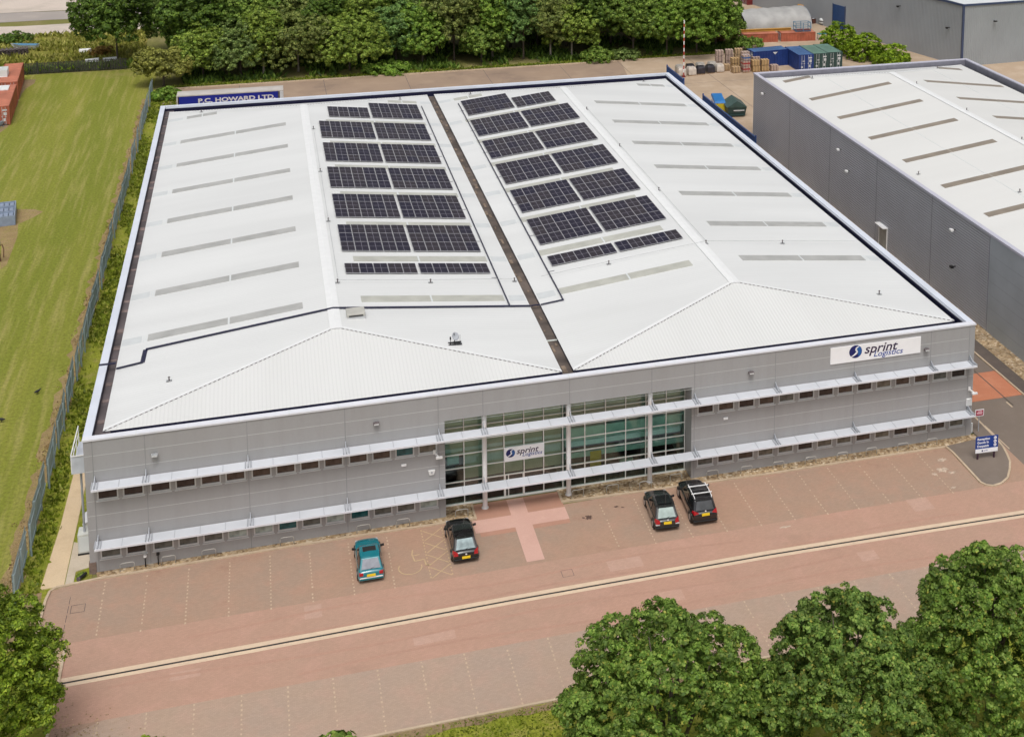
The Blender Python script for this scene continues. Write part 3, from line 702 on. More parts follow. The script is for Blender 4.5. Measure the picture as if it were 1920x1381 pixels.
# what stands behind the glass
inn = mat('inside_wall', (.7, .74, .7), .8); flo = mat('inside_floor', (.10, .06, .09), .8, var=.2)
b = MB()
b.box(21.9, 39.1, 7.2, 7.3, 0, 8.2); b.box(21.7, 21.8, 1.5, 7.2, 0, 8.2); b.box(39.13, 39.2, 1.6, 7.2, 0, 8.2); b.box(30.2, 30.28, 1.6, 7.2, 0, 7.8)
b.mat(1); b.box(21.9, 39.1, 1.5, 7.2, -.05, .01); b.box(22, 30.1, 1.75, 7.2, 2.2, 2.5); b.box(30.4, 39.0, 2.4, 7.2, 2.2, 2.5)
b.mat(2); b.box(30.42, 39.0, 2.3, 2.38, 2.9, 4.05); b.box(30.42, 39.0, 1.7, 2.3, 4.05, 4.12); b.box(30.5, 38.9, 2.2, 2.9, 2.5, 2.85)
b.box(30.42, 39.0, 2.0, 2.25, 1.75, 2.1)
b.mat(3); b.box(32.2, 33.0, 1.9, 1.95, .25, 2.1); b.mat(1)
b.box(33.6, 34.4, 2.0, 2.5, .01, .8); b.box(37, 37.7, 2.1, 2.5, .01, .9); b.mat(2); b.box(34.5, 35.5, 2.6, 3.0, .01, .75); b.box(22.3, 23.1, 2.2, 2.9, 2.5, 3.1)
b.build('office_interior', [inn, flo, mat('inside_pale', (.62, .86, .80), .6), mat('yellow_board', (.75, .50, .03), .5)], wh)
bl = mat('roller_blind', (.52, .485, .375), .9, var=.06)
k = 0
for xa, xb in zip(CX[:6], CX[1:7]):
    lo = 3.62 if xa < 23 else 1.75
    MB().box(xa+.05, xb-.05, Y0+.13, Y0+.15, lo, 3.74).box(xa+.05, xb-.05, Y0+.13, Y0+.15, 4.02, 6.9).mat(1).box(xa+.06, xb-.06, Y0+.14, Y0+.22, 3.76, 4.0).build('blind', [bl, M['pale']], cw)
bl2 = mat('roller_blind_brown', (.46, .41, .35), .9, var=.06)  # browner blinds for the right part of the glazing
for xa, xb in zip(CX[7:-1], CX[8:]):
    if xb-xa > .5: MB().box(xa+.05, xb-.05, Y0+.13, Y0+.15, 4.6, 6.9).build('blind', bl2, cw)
# side platform with railing and its post, left wall
b = MB()
b.box(-1.05, -.02, 2.2, 6.2, 5.55, 5.67); b.box(-1.0, -.02, 2.2, 2.25, 5.67, 6.7)
b.mat(1)
for y in (2.25, 3.6, 5.0, 6.15): b.bar((-1.03, y, 5.67), (-1.03, y, 6.72), .05)
b.bar((-1.03, 2.25, 6.75), (-1.03, 6.2, 6.75), .06); b.bar((-1.03, 2.25, 6.25), (-1.03, 6.2, 6.25), .04); b.bar((-1.03, 2.18, 6.75), (-.03, 2.18, 6.75), .06)
bal = b.build('balcony', [mat('balcony_panel', (.55, .58, .64), .4), M['white']], wh)
MB().tube([(-.55, 2.6, 0), (-.55, 2.6, 5.55)], .07, 10).build('post', M['bracket'], bal)
MB().tube([(-.09, 1.2, .1), (-.09, 1.2, 8.6)], .06, 10).build('downpipe', M['bracket'], wh)
# ------------------------------------------------------------------ solar arrays
pm, nt, N, L, bs = newmat('solar_cells')
tc = N.new('ShaderNodeTexCoord'); sx = N.new('ShaderNodeSeparateXYZ'); L.new(tc.outputs['Object'], sx.inputs[0])
def mth(op, a, v=None, link=None):
    n = N.new('ShaderNodeMath'); n.operation = op; L.new(a, n.inputs[0])
    if link is not None: L.new(link, n.inputs[1])
    elif v is not None: n.inputs[1].default_value = v
    return n.outputs[0]
ax, ay = mth('ABSOLUTE', sx.outputs[0]), mth('ABSOLUTE', sx.outputs[1])
frm = mth('MAXIMUM', mth('GREATER_THAN', ax, .520), link=mth('GREATER_THAN', ay, 1.012))
cen = mth('MAXIMUM', mth('LESS_THAN', ax, .016), link=mth('LESS_THAN', ay, .022))
oi = N.new('ShaderNodeObjectInfo'); cr = N.new('ShaderNodeValToRGB'); e = cr.color_ramp.elements
e[0].color = (.016, .014, .030, 1); e[1].color = (.034, .028, .034, 1); L.new(oi.outputs['Random'], cr.inputs[0])
m1 = N.new('ShaderNodeMix'); m1.data_type = 'RGBA'; L.new(cen, m1.inputs[0]); L.new(cr.outputs[0], m1.inputs[6]); m1.inputs[7].default_value = (.22, .21, .25, 1)
m2 = N.new('ShaderNodeMix'); m2.data_type = 'RGBA'; L.new(frm, m2.inputs[0]); L.new(m1.outputs[2], m2.inputs[6]); m2.inputs[7].default_value = (.36, .36, .38, 1)
L.new(m2.outputs[2], bs.inputs['Base Color']); bs.inputs['Roughness'].default_value = .5; bs.inputs['Specular IOR Level'].default_value = .16
psh = None
def array(xa, xb, ya, nrow, label):
    global psh
    xc, yc = (xa+xb)/2, ya+nrow*2.105/2
    r = thing('solar_array', label, 'solar array', (xc, yc, roofz(xc)+.10), 0, 'solar arrays on the white roof')
    r.rotation_euler = (0, -math.atan2(roofz(xb)-roofz(xa), xb-xa), 0)
    n = round((xb-xa)/1.11); px_ = (xb-xa)/n
    for i in range(n):
        for j in range(nrow):
            if psh is None:
                psh = MB().box(-.545, .545, -1.04, 1.04, 0, .04).build('solar_panel', pm, r); o = psh
            else:
                o = psh.copy(); COL.objects.link(o); o.parent = r
            o.location = ((i+.5-n/2)*px_, (j+.5-nrow/2)*2.105, 0)
    b = MB()
    for j in range(nrow):
        for q in (-.5, .5): b.box(-(xb-xa)/2, (xb-xa)/2, (j+.5-nrow/2)*2.105+q-.025, (j+.5-nrow/2)*2.105+q+.025, -.07, -.005)
    b.build('rail', M['steel'], r)
ROWS = [(19.8, 1), (24.7, 3), (33.0, 3), (41.3, 3), (49.65, 3), (57.95, 3)]
ORD = ['first', 'second', 'third', 'fourth', 'fifth', 'sixth', 'seventh']
CS = [((16.9, 22.52), 'leftmost column of arrays, left roof'), ((22.68, 28.28), 'column beside the cable line, left roof'), ((33.28, 38.82), 'column beside the cable line, right roof'), ((39.02, 44.5), 'rightmost column of arrays, right roof')]
for ci, ((xa, xb), cl) in enumerate(CS):
    for i, (y, n) in enumerate(ROWS):
        array(xa, xb, y, n, ('thin single row array nearest the front, ' if n == 1 else 'dark array of fifteen panels, %s from the front, ' % ORD[i])+cl)
array(18.1, 22.6, 66.3, 2, 'shorter eight panel array at the back, leftmost column of arrays, left roof')
array(22.8, 28.4, 66.4, 3, 'backmost fifteen panel array set back furthest, beside the cable line, left roof')
array(33.45, 38.78, 66.35, 3, 'backmost fifteen panel array beside the cable line, right roof')
array(39.0, 43.55, 66.1, 2, 'shorter eight panel array at the back, rightmost column, right roof')
# ------------------------------------------------------------------ small things on the roof
t = thing('roof_vent', 'small grey box vent beside the left ridge just in front of the cable line', 'vent', (17.1, 11.75, roofz(17.1)))
MB().box(-.62, .62, -.55, .55, -.06, .16).build('base', M['frame'], t); MB().box(-.66, .66, -.6, .6, .16, .42).build('cover', mat('vent_cover', (.46, .45, .41), .5), t, bevel=.05); MB().box(-.5, .5, -.62, -.6, .2, .3).build('grille', M['black'], t)
t = thing('satellite_dish', 'small grey dish and aerials on a low frame near the front of the left roof', 'satellite dish', (23.55, 6.6, roofz(23.55)))
b = MB(); b.box(-.75, .75, -.35, -.2, .02, .14); b.box(-.75, .75, .2, .35, .02, .14)
for x in (-.5, 0, .5): b.box(x-.06, x+.06, -.2, .2, .03, .1)
b.build('frame', M['black'], t)
MB().tube([(-.05, 0, .1), (-.05, 0, .75)], .05, 8).build('mast', M['black'], t)
vs = [(0, 0, 0)]; fs = []
for k in (1, 2, 3):
    for i in range(14):
        a = 2*math.pi*i/14; rr = .15*k; vs.append((rr*math.cos(a), -.28*rr*rr*2, rr*math.sin(a)))
for i in range(14): fs.append((0, 1+i, 1+(i+1) % 14))
for k in range(2):
    for i in range(14): j = (i+1) % 14; fs.append((1+14*k+i, 1+14*(k+1)+i, 1+14*(k+1)+j, 1+14*k+j))
d = MB().mesh(vs, fs).build('dish', mat('dish_grey', (.40, .42, .45), .4), t, smooth=True); d.location = (.02, -.05, .85); d.rotation_euler = (R(-35), 0, R(30))
sd_ = d.modifiers.new('s', 'SOLIDIFY'); sd_.thickness = .02
MB().tube([(-.5, 0, .1), (-.5, 0, .8)], .035, 6).box(-.58, -.42, -.05, .05, .55, .85).build('aerial', M['black'], t)
MB().tube([(.6, .1, .1), (.6, .1, .95)], .02, 6).build('aerial', M['black'], t)
MB().tube([(-.08, .0, .9), (-.08, 0, 1.2)], .05, 8).build('aerial', M['black'], t)
bpy.data.objects['satellite_dish'].scale = (.62, .62, .68)   # dish_scale
# ------------------------------------------------------------------ signs on the front
ink = mat('sign_purple', (.028, .010, .055), .5, var=.05); blue = mat('sign_blue', (.045, .085, .33), .5, var=.05)
navy2 = mat('logo_navy', (.008, .012, .12), .5, var=.05); blue2 = mat('logo_blue', (.015, .10, .34), .5, var=.05)
def logo(p, cx, cz, r, y):
    b = MB(); b.disc((cx, y, cz), r, n=28, ry=r*.98)
    b.mat(1); b.face(*[(cx+.96*r*math.cos(R(a)), y-.003, cz+.94*r*math.sin(R(a))) for a in range(-62, 71, 11)]+[(cx+.1*r, y-.003, cz+.35*r), (cx+.38*r, y-.003, cz-.05*r)])
    b.mat(2)
    path = [(-.78, -.78, .03), (-.45, -.62, .09), (-.1, -.42, .13), (.18, -.18, .15), (.24, .02, .14), (.08, .2, .12), (.02, .38, .12), (.2, .6, .10), (.55, .78, .05)]
    for (xa, za, wa), (xb, zb, wb) in zip(path[:-1], path[1:]):
        d = Vector((xb-xa, zb-za)).normalized(); n = Vector((-d.y, d.x))
        b.face(*[(cx+r*u, y-.006, cz+r*v) for u, v in ((xa-n.x*wa, za-n.y*wa), (xb-n.x*wb, zb-n.y*wb), (xb+n.x*wb, zb+n.y*wb), (xa+n.x*wa, za+n.y*wa))])
    return b.build('logo', [navy2, blue2, M['signwhite']], p)
t = thing('company_sign', 'large white board reading sprint Logistics high on the right of the front wall', 'sign', (52.95, 0, 7.78))
MB().box(-3.57, 3.57, -.07, -.01, -.62, .62).build('board', M['signwhite'], t)
logo(t, -1.62, .13, .5, -.078)
text('sprint', .98, ink, t, (-.95, -.074, -.11), shear=.26, bold=.012, sx=1.12); text('Logistics', .60, blue, t, (-.22, -.074, -.45), shear=.26, bold=.006, sx=1.13)
t = thing('company_sign', 'smaller white board reading sprint Logistics fixed across the entrance glazing', 'sign', (27.42, 1.24, 3.16))
MB().box(-1.38, 1.38, -.05, .04, -.49, .49).build('board', M['signwhite'], t)
logo(t, -.95, .1, .31, -.056)
text('sprint', .58, ink, t, (-.56, -.053, -.02), shear=.26, bold=.007, sx=1.1); text('Logistics', .36, blue, t, (-.16, -.053, -.24), shear=.26, bold=.003, sx=1.12)
# ------------------------------------------------------------------ lamps and cameras on the front wall
def flood(x, z, label, pale=False):
    t = thing('floodlight', label, 'floodlight', (x, -.006, z), 0, 'wall lamps along the front'); t.scale = (.8, .8, .8)
    MB().box(-.06, .06, -.18, 0, -.04, .04).build('arm', M['black'], t)
    MB().hexa([(-.24, -.45, -.10), (.24, -.45, -.10), (.24, -.12, -.13), (-.24, -.12, -.13), (-.24, -.42, .06), (.24, -.42, .06), (.24, -.12, .1), (-.24, -.12, .1)]).build('housing', mat('lamp_grey', (.30, .31, .32), .4) if pale else M['gutter'], t, bevel=.03)
    MB().box(-.2, .2, -.452, -.44, -.08, .04).build('lens', M['frame'], t)
flood(4.05, 7.35, 'boxy pale wall floodlight above the left end of the upper sunshade', True)
flood(17.5, 7.45, 'dark wall floodlight high on the wall left of the entrance')
flood(43.3, 7.45, 'dark wall floodlight high on the wall right of the entrance')
flood(56.95, 7.4, 'small dark wall floodlight immediately right of the large white sign')
def bulk(x, z, label):
    t = thing('bulkhead_lamp', label, 'wall lamp', (x, -.006, z), 0, 'small white bulkhead lamps')
    MB().box(-.17, .17, -.10, 0, -.08, .08).build('casing', M['white'], t, bevel=.03); MB().box(-.13, .13, -.108, -.1, -.05, .05).build('lens', M['signwhite'], t)
bulk(19.2, 4.2, 'small white bulkhead lamp on the wall left of the entrance'); bulk(41.5, 4.2, 'small white bulkhead lamp on the wall right of the entrance')
def cctv(x, z, d, label):
    t = thing('security_camera', label, 'camera', (x, -.006, z), 0, 'white security cameras on the front wall')
    MB().box(-.09, .09, -.06, 0, -.1, .2).build('bracket', M['white'], t)
    MB().bar((0, -.05, .0), (d*.22, -.35, -.12), .08).build('arm', M['white'], t)
    MB().bar((d*.05, -.4, -.18), (d*.48, -.36, -.2), .15, .13).mat(1).bar((d*.48, -.36, -.2), (d*.495, -.359, -.2), .1, .09).build('body', [M['white'], M['black']], t, bevel=.02)
cctv(21.2, 4.75, 1, 'white security camera on a bent arm beside the left edge of the entrance'); cctv(60.7, 3.7, 1, 'white security camera pointing off the right corner of the front')
t = thing('alarm_box', 'white rounded alarm box low on the wall left of the entrance', 'alarm', (21.0, -.006, 3.42))
MB().hexa([(-.16, -.1, -.2), (.16, -.1, -.2), (.16, 0, -.2), (-.16, 0, -.2), (-.24, -.13, .18), (.24, -.13, .18), (.24, 0, .18), (-.24, 0, .18)]).build('casing', M['white'], t, bevel=.05); MB().disc((0, -.14, .02), .07).build('emblem', M['bracket'], t)
t = thing('junction_box', 'pale junction box on the right corner above the lower sunshade', 'box', (60.68, -.006, 2.72))
MB().box(-.22, .22, -.14, 0, -.28, .28).build('casing', M['white'], t, bevel=.02); MB().box(-.18, .18, -.147, -.14, -.24, .24).build('door', M['frame'], t)
# ------------------------------------------------------------------ hoops along the gravel
HX = [(2.15, -.35), (4.55, -.33), (6.95, -.30), (11.7, -.28), (16.5, -.26), (19.05, -.3), (22.9, -.25), (30.85, -.05), (33.3, -.1), (35.6, -.3), (37.9, .0), (40.5, -.25), (43.0, -.4), (45.4, -.45), (47.85, -.5), (50.3, -.55), (52.6, -.55), (55.1, -.6), (57.45, -.6)]
HL = ['low metal hoop rail nearest the left corner, two posts in gravel', 'low metal hoop rail, second from the left corner in the gravel', 'low metal hoop rail, third from the left corner in the gravel', 'low metal hoop rail in gravel, midway along the left wall', 'low metal hoop rail on gravel in front of the teal car', 'low metal hoop rail in gravel before the hatched markings', 'low metal hoop rail in front of the black hatchback left of the entrance',
      'low metal hoop rail just right of the pink paving and middle column', 'low metal hoop rail in gravel under the middle of the right glazing', 'low metal hoop rail beside the right hand column', 'low metal hoop rail in front of the black car with roof bars', 'low metal hoop rail just right of the glazing end',
      'low metal hoop rail in gravel, second right of the glazing', 'low metal hoop rail in gravel, third right of the glazing', 'low metal hoop rail in gravel, fourth right of the glazing', 'low metal hoop rail in gravel, fifth right of the glazing', 'low metal hoop rail in gravel, third from the right end', 'low metal hoop rail in gravel, second from the right end', 'low metal hoop rail in gravel, last before the blue signboard']
hp = None
for (x, y), l in zip(HX, HL):
    if hp is None:
        pts = [(-.42, 0, 0), (-.42, 0, .42), (-.39, 0, .5), (-.3, 0, .54), (.3, 0, .54), (.39, 0, .5), (.42, 0, .42), (.42, 0, 0)]
        hp = MB().tube(pts, .028, 8).build('hoop_rail', mat('hoop_steel', (.50, .49, .46), .4, .3), smooth=True); o = hp
    else: o = hp.copy(); COL.objects.link(o)
    o.location = (x, y, .02); tag(o, l, 'hoop rail', 'hoop rails along the front gravel')
def bollard_lamp(x, y, m, label):
    t = thing('garden_post', label, 'post', (x, y, .03))
    MB().tube([(0, 0, 0), (0, 0, .62)], .035, 8).build('stem', M['black'], t); MB().tube([(0, 0, .62), (0, 0, .66), (0, 0, .78)], [.06, .11, .09], 10).build('head', m, t)
bollard_lamp(3.2, -.22, M['white'], 'thin post with white head in the left gravel'); bollard_lamp(3.95, -.2, M['black'], 'thin post with black head in the left gravel')
# ------------------------------------------------------------------ signs at the right corner
t = thing('directory_sign', 'blue and white signboard on two dark legs standing on the footway island', 'sign', (60.3, -3.45, .09), R(-3)); t.scale = (.9, .9, .9)
for x in (-.72, .72): MB().box(x-.06, x+.06, -.05, .05, 0, 1.9).build('leg', mat('sign_leg', (.05, .02, .04), .5), t)
MB().box(-.98, .98, -.10, -.05, .62, 1.95).build('board', mat('board_blue', (.006, .045, .26), .35, var=.05), t)
MB().box(-.98, .98, -.112, -.10, .58, .93).build('name_strip', M['signwhite'], t)
for i, s in enumerate(('Reception', 'Goods In', 'Despatch')): text(s, .27, M['signwhite'], t, (-.85, -.106, 1.67-.3*i), bold=.006)
for i in range(3):
    z = 1.76-.3*i; b = MB().disc((.72, -.103, z), .13, n=18).mat(1)
    b.face((.67, -.108, z-.02), (.79, -.108, z-.02), (.79, -.108, z+.02), (.67, -.108, z+.02)).face((.69, -.108, z-.06), (.69, -.108, z+.06), (.63, -.108, z))
    b.build('arrow', [M['signwhite'], blue], t)
MB().disc((-.38, -.116, .75), .07).build('logo', navy2, t); text('sprint', .15, blue, t, (-.26, -.115, .72), shear=.25)
t = thing('warning_sign', 'small red sign with white border on a thin post beside the right corner', 'sign', (61.75, .2, .09))
MB().tube([(0, 0, 0), (0, 0, 1.75)], .035, 8).build('post', M['bracket'], t)
MB().box(-.36, .36, -.07, -.04, 1.25, 1.78).build('panel', M['signwhite'], t)
b = MB().box(-.31, .31, -.078, -.07, 1.30, 1.73).mat(1)
for z, w_ in ((1.60, .17), (1.50, .24), (1.42, .22)): b.box(-w_, w_, -.083, -.078, z, z+.06)
b.build('legend', [mat('sign_red', (.30, .008, .04), .45), mat('sign_pinkish', (.78, .5, .55), .5)], t)
MB().tube([(61.25, .35, 0), (61.25, .35, .75)], .09, 10).build('x', M['kerb'] if 'kerb' in M else M['frame']).name = 'bollard'
o = bpy.data.objects['bollard']; tag(o, 'short stone coloured bollard at the right corner of the building', 'bollard')
# ------------------------------------------------------------------ second warehouse, right
w2 = thing('warehouse', 'grey ribbed warehouse on the right with a white roof and brown rooflights', 'warehouse')
X0, X1_, Y0_, Y1_, H2 = 71.3, 101.6, -14., 75.5, 9.05
M['rib'] = mat('ribbed_cladding', (.50, .505, .545), .4, .1, .06, .3)
M['flatclad'] = mat('flat_cladding', (.39, .43, .465), .45, .1, .1, .3)
M['joint2'] = mat('cladding_joint', (.24, .245, .28), .5)
b = MB(); z = .05; prof = []
while z < H2-.15:
    prof += [(z, .0), (z+.07, .0), (z+.095, .045), (z+.215, .045), (z+.24, .0)]; z += .25
for (za, da), (zb, db) in zip(prof[:-1], prof[1:]):
    if zb > za: b.face((X0-da, Y1_, za), (X0-da, 15.85, za), (X0-db, 15.85, zb), (X0-db, Y1_, zb))
b.mat(1)
for y in (26.6, 38.7, 50.8, 62.9): b.box(X0-.052, X0-.02, y-.04, y+.04, .05, H2-.2)
b.mat(0); b.box(X0, X0+.2, Y0_, Y1_, -.1, H2-.2); b.box(X0+.2, X1_, Y1_-.2, Y1_, -.1, H2-.2); b.box(X1_-.2, X1_, Y0_, Y1_-.2, -.1, H2-.2); b.box(X0+.2, X1_-.2, Y0_, Y0_+.2, -.1, H2-.2)
b.mat(2); b.box(X0-.06, X0-.003, Y0_, 15.75, .02, H2-.2)
b.mat(1); b.box(X0-.075, X0-.03, 15.75, 15.85, 0, H2-.2)
for z in (1.2, 2.4, 3.6, 4.8, 6.0, 7.2): b.box(X0-.064, X0-.05, Y0_, 15.74, z-.01, z+.01)
b.build('wall', [M['rib'], M['joint2'], M['flatclad']], w2)
b = MB(); b.box(X0-.1, X0+.35, Y0_, Y1_+.05, H2-.2, H2); b.box(X1_-.35, X1_+.1, Y0_, Y1_+.05, H2-.2, H2); b.box(X0+.35, X1_-.35, Y1_-.4, Y1_+.05, H2-.2, H2)
p2 = b.build('parapet', mat('coping_lilac', (.50, .50, .58), .4, 0, .05, .4), w2)
b = MB(); b.box(X0+.355, X0+.42, Y0_, Y1_-.45, 8., H2-.1); b.box(X1_-.42, X1_-.355, Y0_, Y1_-.45, 8, H2-.1); b.box(X0+.4, X1_-.4, Y1_-.47, Y1_-.405, 8, H2-.1)
b.build('parapet_lining', mat('lining_dark', (.20, .20, .24), .6), p2)
MB().box(X0+.42, X0+.95, Y0_, Y1_-.5, 8.02, 8.1).build('gutter', M['gutter'], w2)
r2 = hiproof('roof', 72.0, 86.2, 100.4, Y0_+.5, -6, 66.3, 74.6, 8.45, 10.3, w2, rib_mat('roof_sheet_warm', (.70, .70, .68), 'Y', .333, .012, .12, var=.03), M['roofy'])
hipflash('hip_flashing', 72.0, 86.2, 100.4, Y0_+.5, -6, 66.3, 74.6, 8.45, 10.3, r2)
def z2(x): return 8.45+1.85*(1-abs(x-86.2)/14.2)
def on2(b, xa, xb, ya, yb, h0, h1):
    b.hexa([(xa, ya, z2(xa)+h0), (xb, ya, z2(xb)+h0), (xb, yb, z2(xb)+h0), (xa, yb, z2(xa)+h0), (xa, ya, z2(xa)+h1), (xb, ya, z2(xb)+h1), (xb, yb, z2(xb)+h1), (xa, yb, z2(xa)+h1)])
for k in range(8):
    y = 62.6-8.33*k
    for xa, xb in ((73.75, 84.15), (88.9, 99.6)):
        b = MB(); xm = (xa+xb)/2; on2(b, xa, xm-.1, y-.5, y+.5, -.01, .03); on2(b, xm+.1, xb, y-.5, y+.5, -.01, .03); b.mat(1); on2(b, xm-.1, xm+.1, y-.5, y+.5, -.01, .02)
        b.build('rooflight', [M['skyb'], mat('skylight_lap', (.34, .30, .25), .4)], w2)
for xa, xb in ((73.8, 77.3), (95.2, 98.6)):
    b = MB(); on2(b, xa, xb, 70.9, 71.9, -.01, .03); b.build('rooflight', M['skyb'], w2)
b = MB(); on2(b, 78.7, 78.76, -6, 70, .0, .02); on2(b, 93.6, 93.66, -6, 70, .0, .02); b.build('sheet_lap', M['pale'], r2)
for (x, y) in ((86.6, 60.4), (86.6, 48.1), (86.6, 36.4), (86.6, 24), (77.2, 70.4), (73.3, 33.5), (95, 71), (79, 24)):
    o = anch.copy(); COL.objects.link(o); o.parent = w2; o.location = (x, y, z2(x)+.03)
dr = MB().box(X0-.09, X0-.05, 35.9, 37.6, .08, 2.25).build('door', mat('door_grey', (.34, .34, .32), .5), w2)
MB().box(X0-.13, X0-.05, 35.78, 35.9, .05, 2.35).box(X0-.13, X0-.05, 37.6, 37.72, .05, 2.35).box(X0-.6, X0-.05, 35.75, 37.75, 2.35, 2.43).build('frame', M['white'], dr)
for (y, z, l) in ((47.75, 7.15, 'upper of the two white lamps midway along the ribbed wall'), (45.4, 5.45, 'lower of the two white lamps midway along the ribbed wall'), (22.0, 7.2, 'white lamp high near the front end of the ribbed wall'), (21.7, 3.8, 'small dark lamp low near the front end of the ribbed wall'), (71.3, 7.4, 'white lamp near the far top corner of the ribbed wall')):
    t = thing('wall_lamp', l, 'wall lamp', (X0-.045, y, z), 0, 'lamps on the ribbed warehouse wall')
    dk = 'dark' in l
    MB().box(-.25, 0, -.05, .05, -.04, .04).build('arm', M['black'], t); MB().box(-.55, -.25, -.2, .2, -.12, .1).build('head', M['black'] if dk else M['white'], t, bevel=.03)
# ------------------------------------------------------------------ third building, top right
w3 = thing('industrial_unit', 'tall grey industrial unit with dark blue corner trim behind the right warehouse', 'building', (117.3, 104.9, 0))
gA = mat('vertical_cladding', (.30, .32, .345), .4, .1, .06, .2); gB = mat('blue_trim', (.045, .065, .13), .4)
u = Vector((-11.8, 45.1, 0)).normalized(); v = Vector((1, .055, 0)).normalized(); H3 = 10.05
def ribs(d, n_out, L_, m, name):
    b = MB(); s = 0.; pr = []
    while s < L_:
        pr += [(s, 0), (s+.12, 0), (s+.15, .04), (s+.29, .04), (s+.32, 0)]; s += .33
    for (sa, da), (sb, db) in zip(pr[:-1], pr[1:]):
        if sb-sa > .005:
            p, q = d*sa+n_out*da, d*sb+n_out*db
            b.face((p.x, p.y, -.1), (q.x, q.y, -.1), (q.x, q.y, H3-.3), (p.x, p.y, H3-.3))
    return b.build(name, m, w3)
nA = Vector((-u.y, u.x, 0)); nA = -nA if nA.x > 0 else nA
nB = Vector((v.y, -v.x, 0))
ribs(u, nA, 62, gA, 'side_wall'); ribs(v, nB, 60, mat('vertical_cladding_lit', (.32, .345, .365), .4, .1, .06, .2), 'front_wall')  # front face coloured lighter for the extra light falling on it
b = MB(); b.box(-.16, .16, -.16, .16, -.1, H3-.3)
for d, n, L_ in ((u, nA, 62), (v, nB, 60)):
    p = n*.08; q = d*L_+n*.08
    b.bar((p.x, p.y, H3-.15), (q.x, q.y, H3-.15), .25, .3)
b.build('trim', gB, w3)
e0, e1, e2 = u*62, u*62+v*60, v*60
MB().face((0, 0, H3), (e2.x, e2.y, H3), (e1.x, e1.y, H3+1.), (e0.x, e0.y, H3+1.)).build('roof', M['pale'], w3)
pd = u*29.6+nA*.05; 
d3 = MB().hexa([(pd.x, pd.y, 0), (pd.x+u.x*3.3, pd.y+u.y*3.3, 0), (pd.x+u.x*3.3+nA.x*.05, pd.y+u.y*3.3+nA.y*.05, 0), (pd.x+nA.x*.05, pd.y+nA.y*.05, 0), (pd.x, pd.y, 4.5), (pd.x+u.x*3.3, pd.y+u.y*3.3, 4.5), (pd.x+u.x*3.3+nA.x*.05, pd.y+u.y*3.3+nA.y*.05, 4.5), (pd.x+nA.x*.05, pd.y+nA.y*.05, 4.5)]).build('roller_door', mat('door_blue', (.012, .05, .16), .4), w3)
b = MB()
for s0 in (-.15, 3.3): 
    p = pd+u*s0; b.bar((p.x+u.x*.07, p.y+u.y*.07, 0), (p.x+u.x*.07, p.y+u.y*.07, 4.6), .16)
b.build('frame', gB, d3)
for s0, z, l in ((15., 7.2, 'dark lamp midway along the side of the blue trimmed unit'), (3., 5.8, 'dark lamp near the blue corner on the side of the tall unit')):
    p = Vector((117.3, 104.9, 0))+u*s0+nA*.1
    t = thing('wall_lamp', l, 'wall lamp', (p.x, p.y, z)); MB().box(-.35, .1, -.05, .05, -.05, .05).build('arm', M['black'], t); MB().box(-.6, -.3, -.2, .2, -.2, .08).build('head', M['black'], t, bevel=.03)
p = Vector((117.3, 104.9, 0))+v*5.6
t = thing('wall_lamp', 'dark lamp on the front face right of the blue corner', 'wall lamp', (p.x, p.y-.1, 7.1)); MB().box(-.05, .05, -.35, .1, -.05, .05).build('arm', M['black'], t); MB().box(-.3, .3, -.6, -.3, -.12, .06).build('head', M['black'], t, bevel=.03)
t = thing('parked_van', 'white van roof just showing behind the right warehouse parapet', 'van', (132.0, 99.5, 0), R(90))
MB().mesh([(-.95, -2.4, .4), (.95, -2.4, .4), (.95, 2.4, .4), (-.95, 2.4, .4), (-.95, -2.4, 1.1), (.95, -2.4, 1.1), (.95, 2.4, 1.0), (-.95, 2.4, 1.0), (-.85, -2.3, 2.1), (.85, -2.3, 2.1), (.8, 1.1, 2.1), (-.8, 1.1, 2.1), (.9, 1.8, 1.15), (-.9, 1.8, 1.15)],
          [(0, 3, 2, 1), (0, 1, 5, 4), (1, 2, 6, 5), (2, 3, 7, 6), (3, 0, 4, 7), (4, 5, 9, 8), (5, 12, 10, 9), (5, 6, 12), (4, 8, 11, 13), (4, 13, 7), (8, 9, 10, 11), (11, 10, 12, 13), (13, 12, 6, 7)]).build('body', M['white'], t, bevel=.05)
for x in (-.95, .95):
    for y in (-1.5, 1.5): MB().tube([(x-.1, y, .35), (x+.1, y, .35)], .35, 14).build('wheel', M['rubber'], t)
MB().face((-.78, 1.13, 2.06), (.78, 1.13, 2.06), (.86, 1.79, 1.22), (-.86, 1.79, 1.22)).build('windscreen', M['gdark'], t).location = (0, .02, .01)
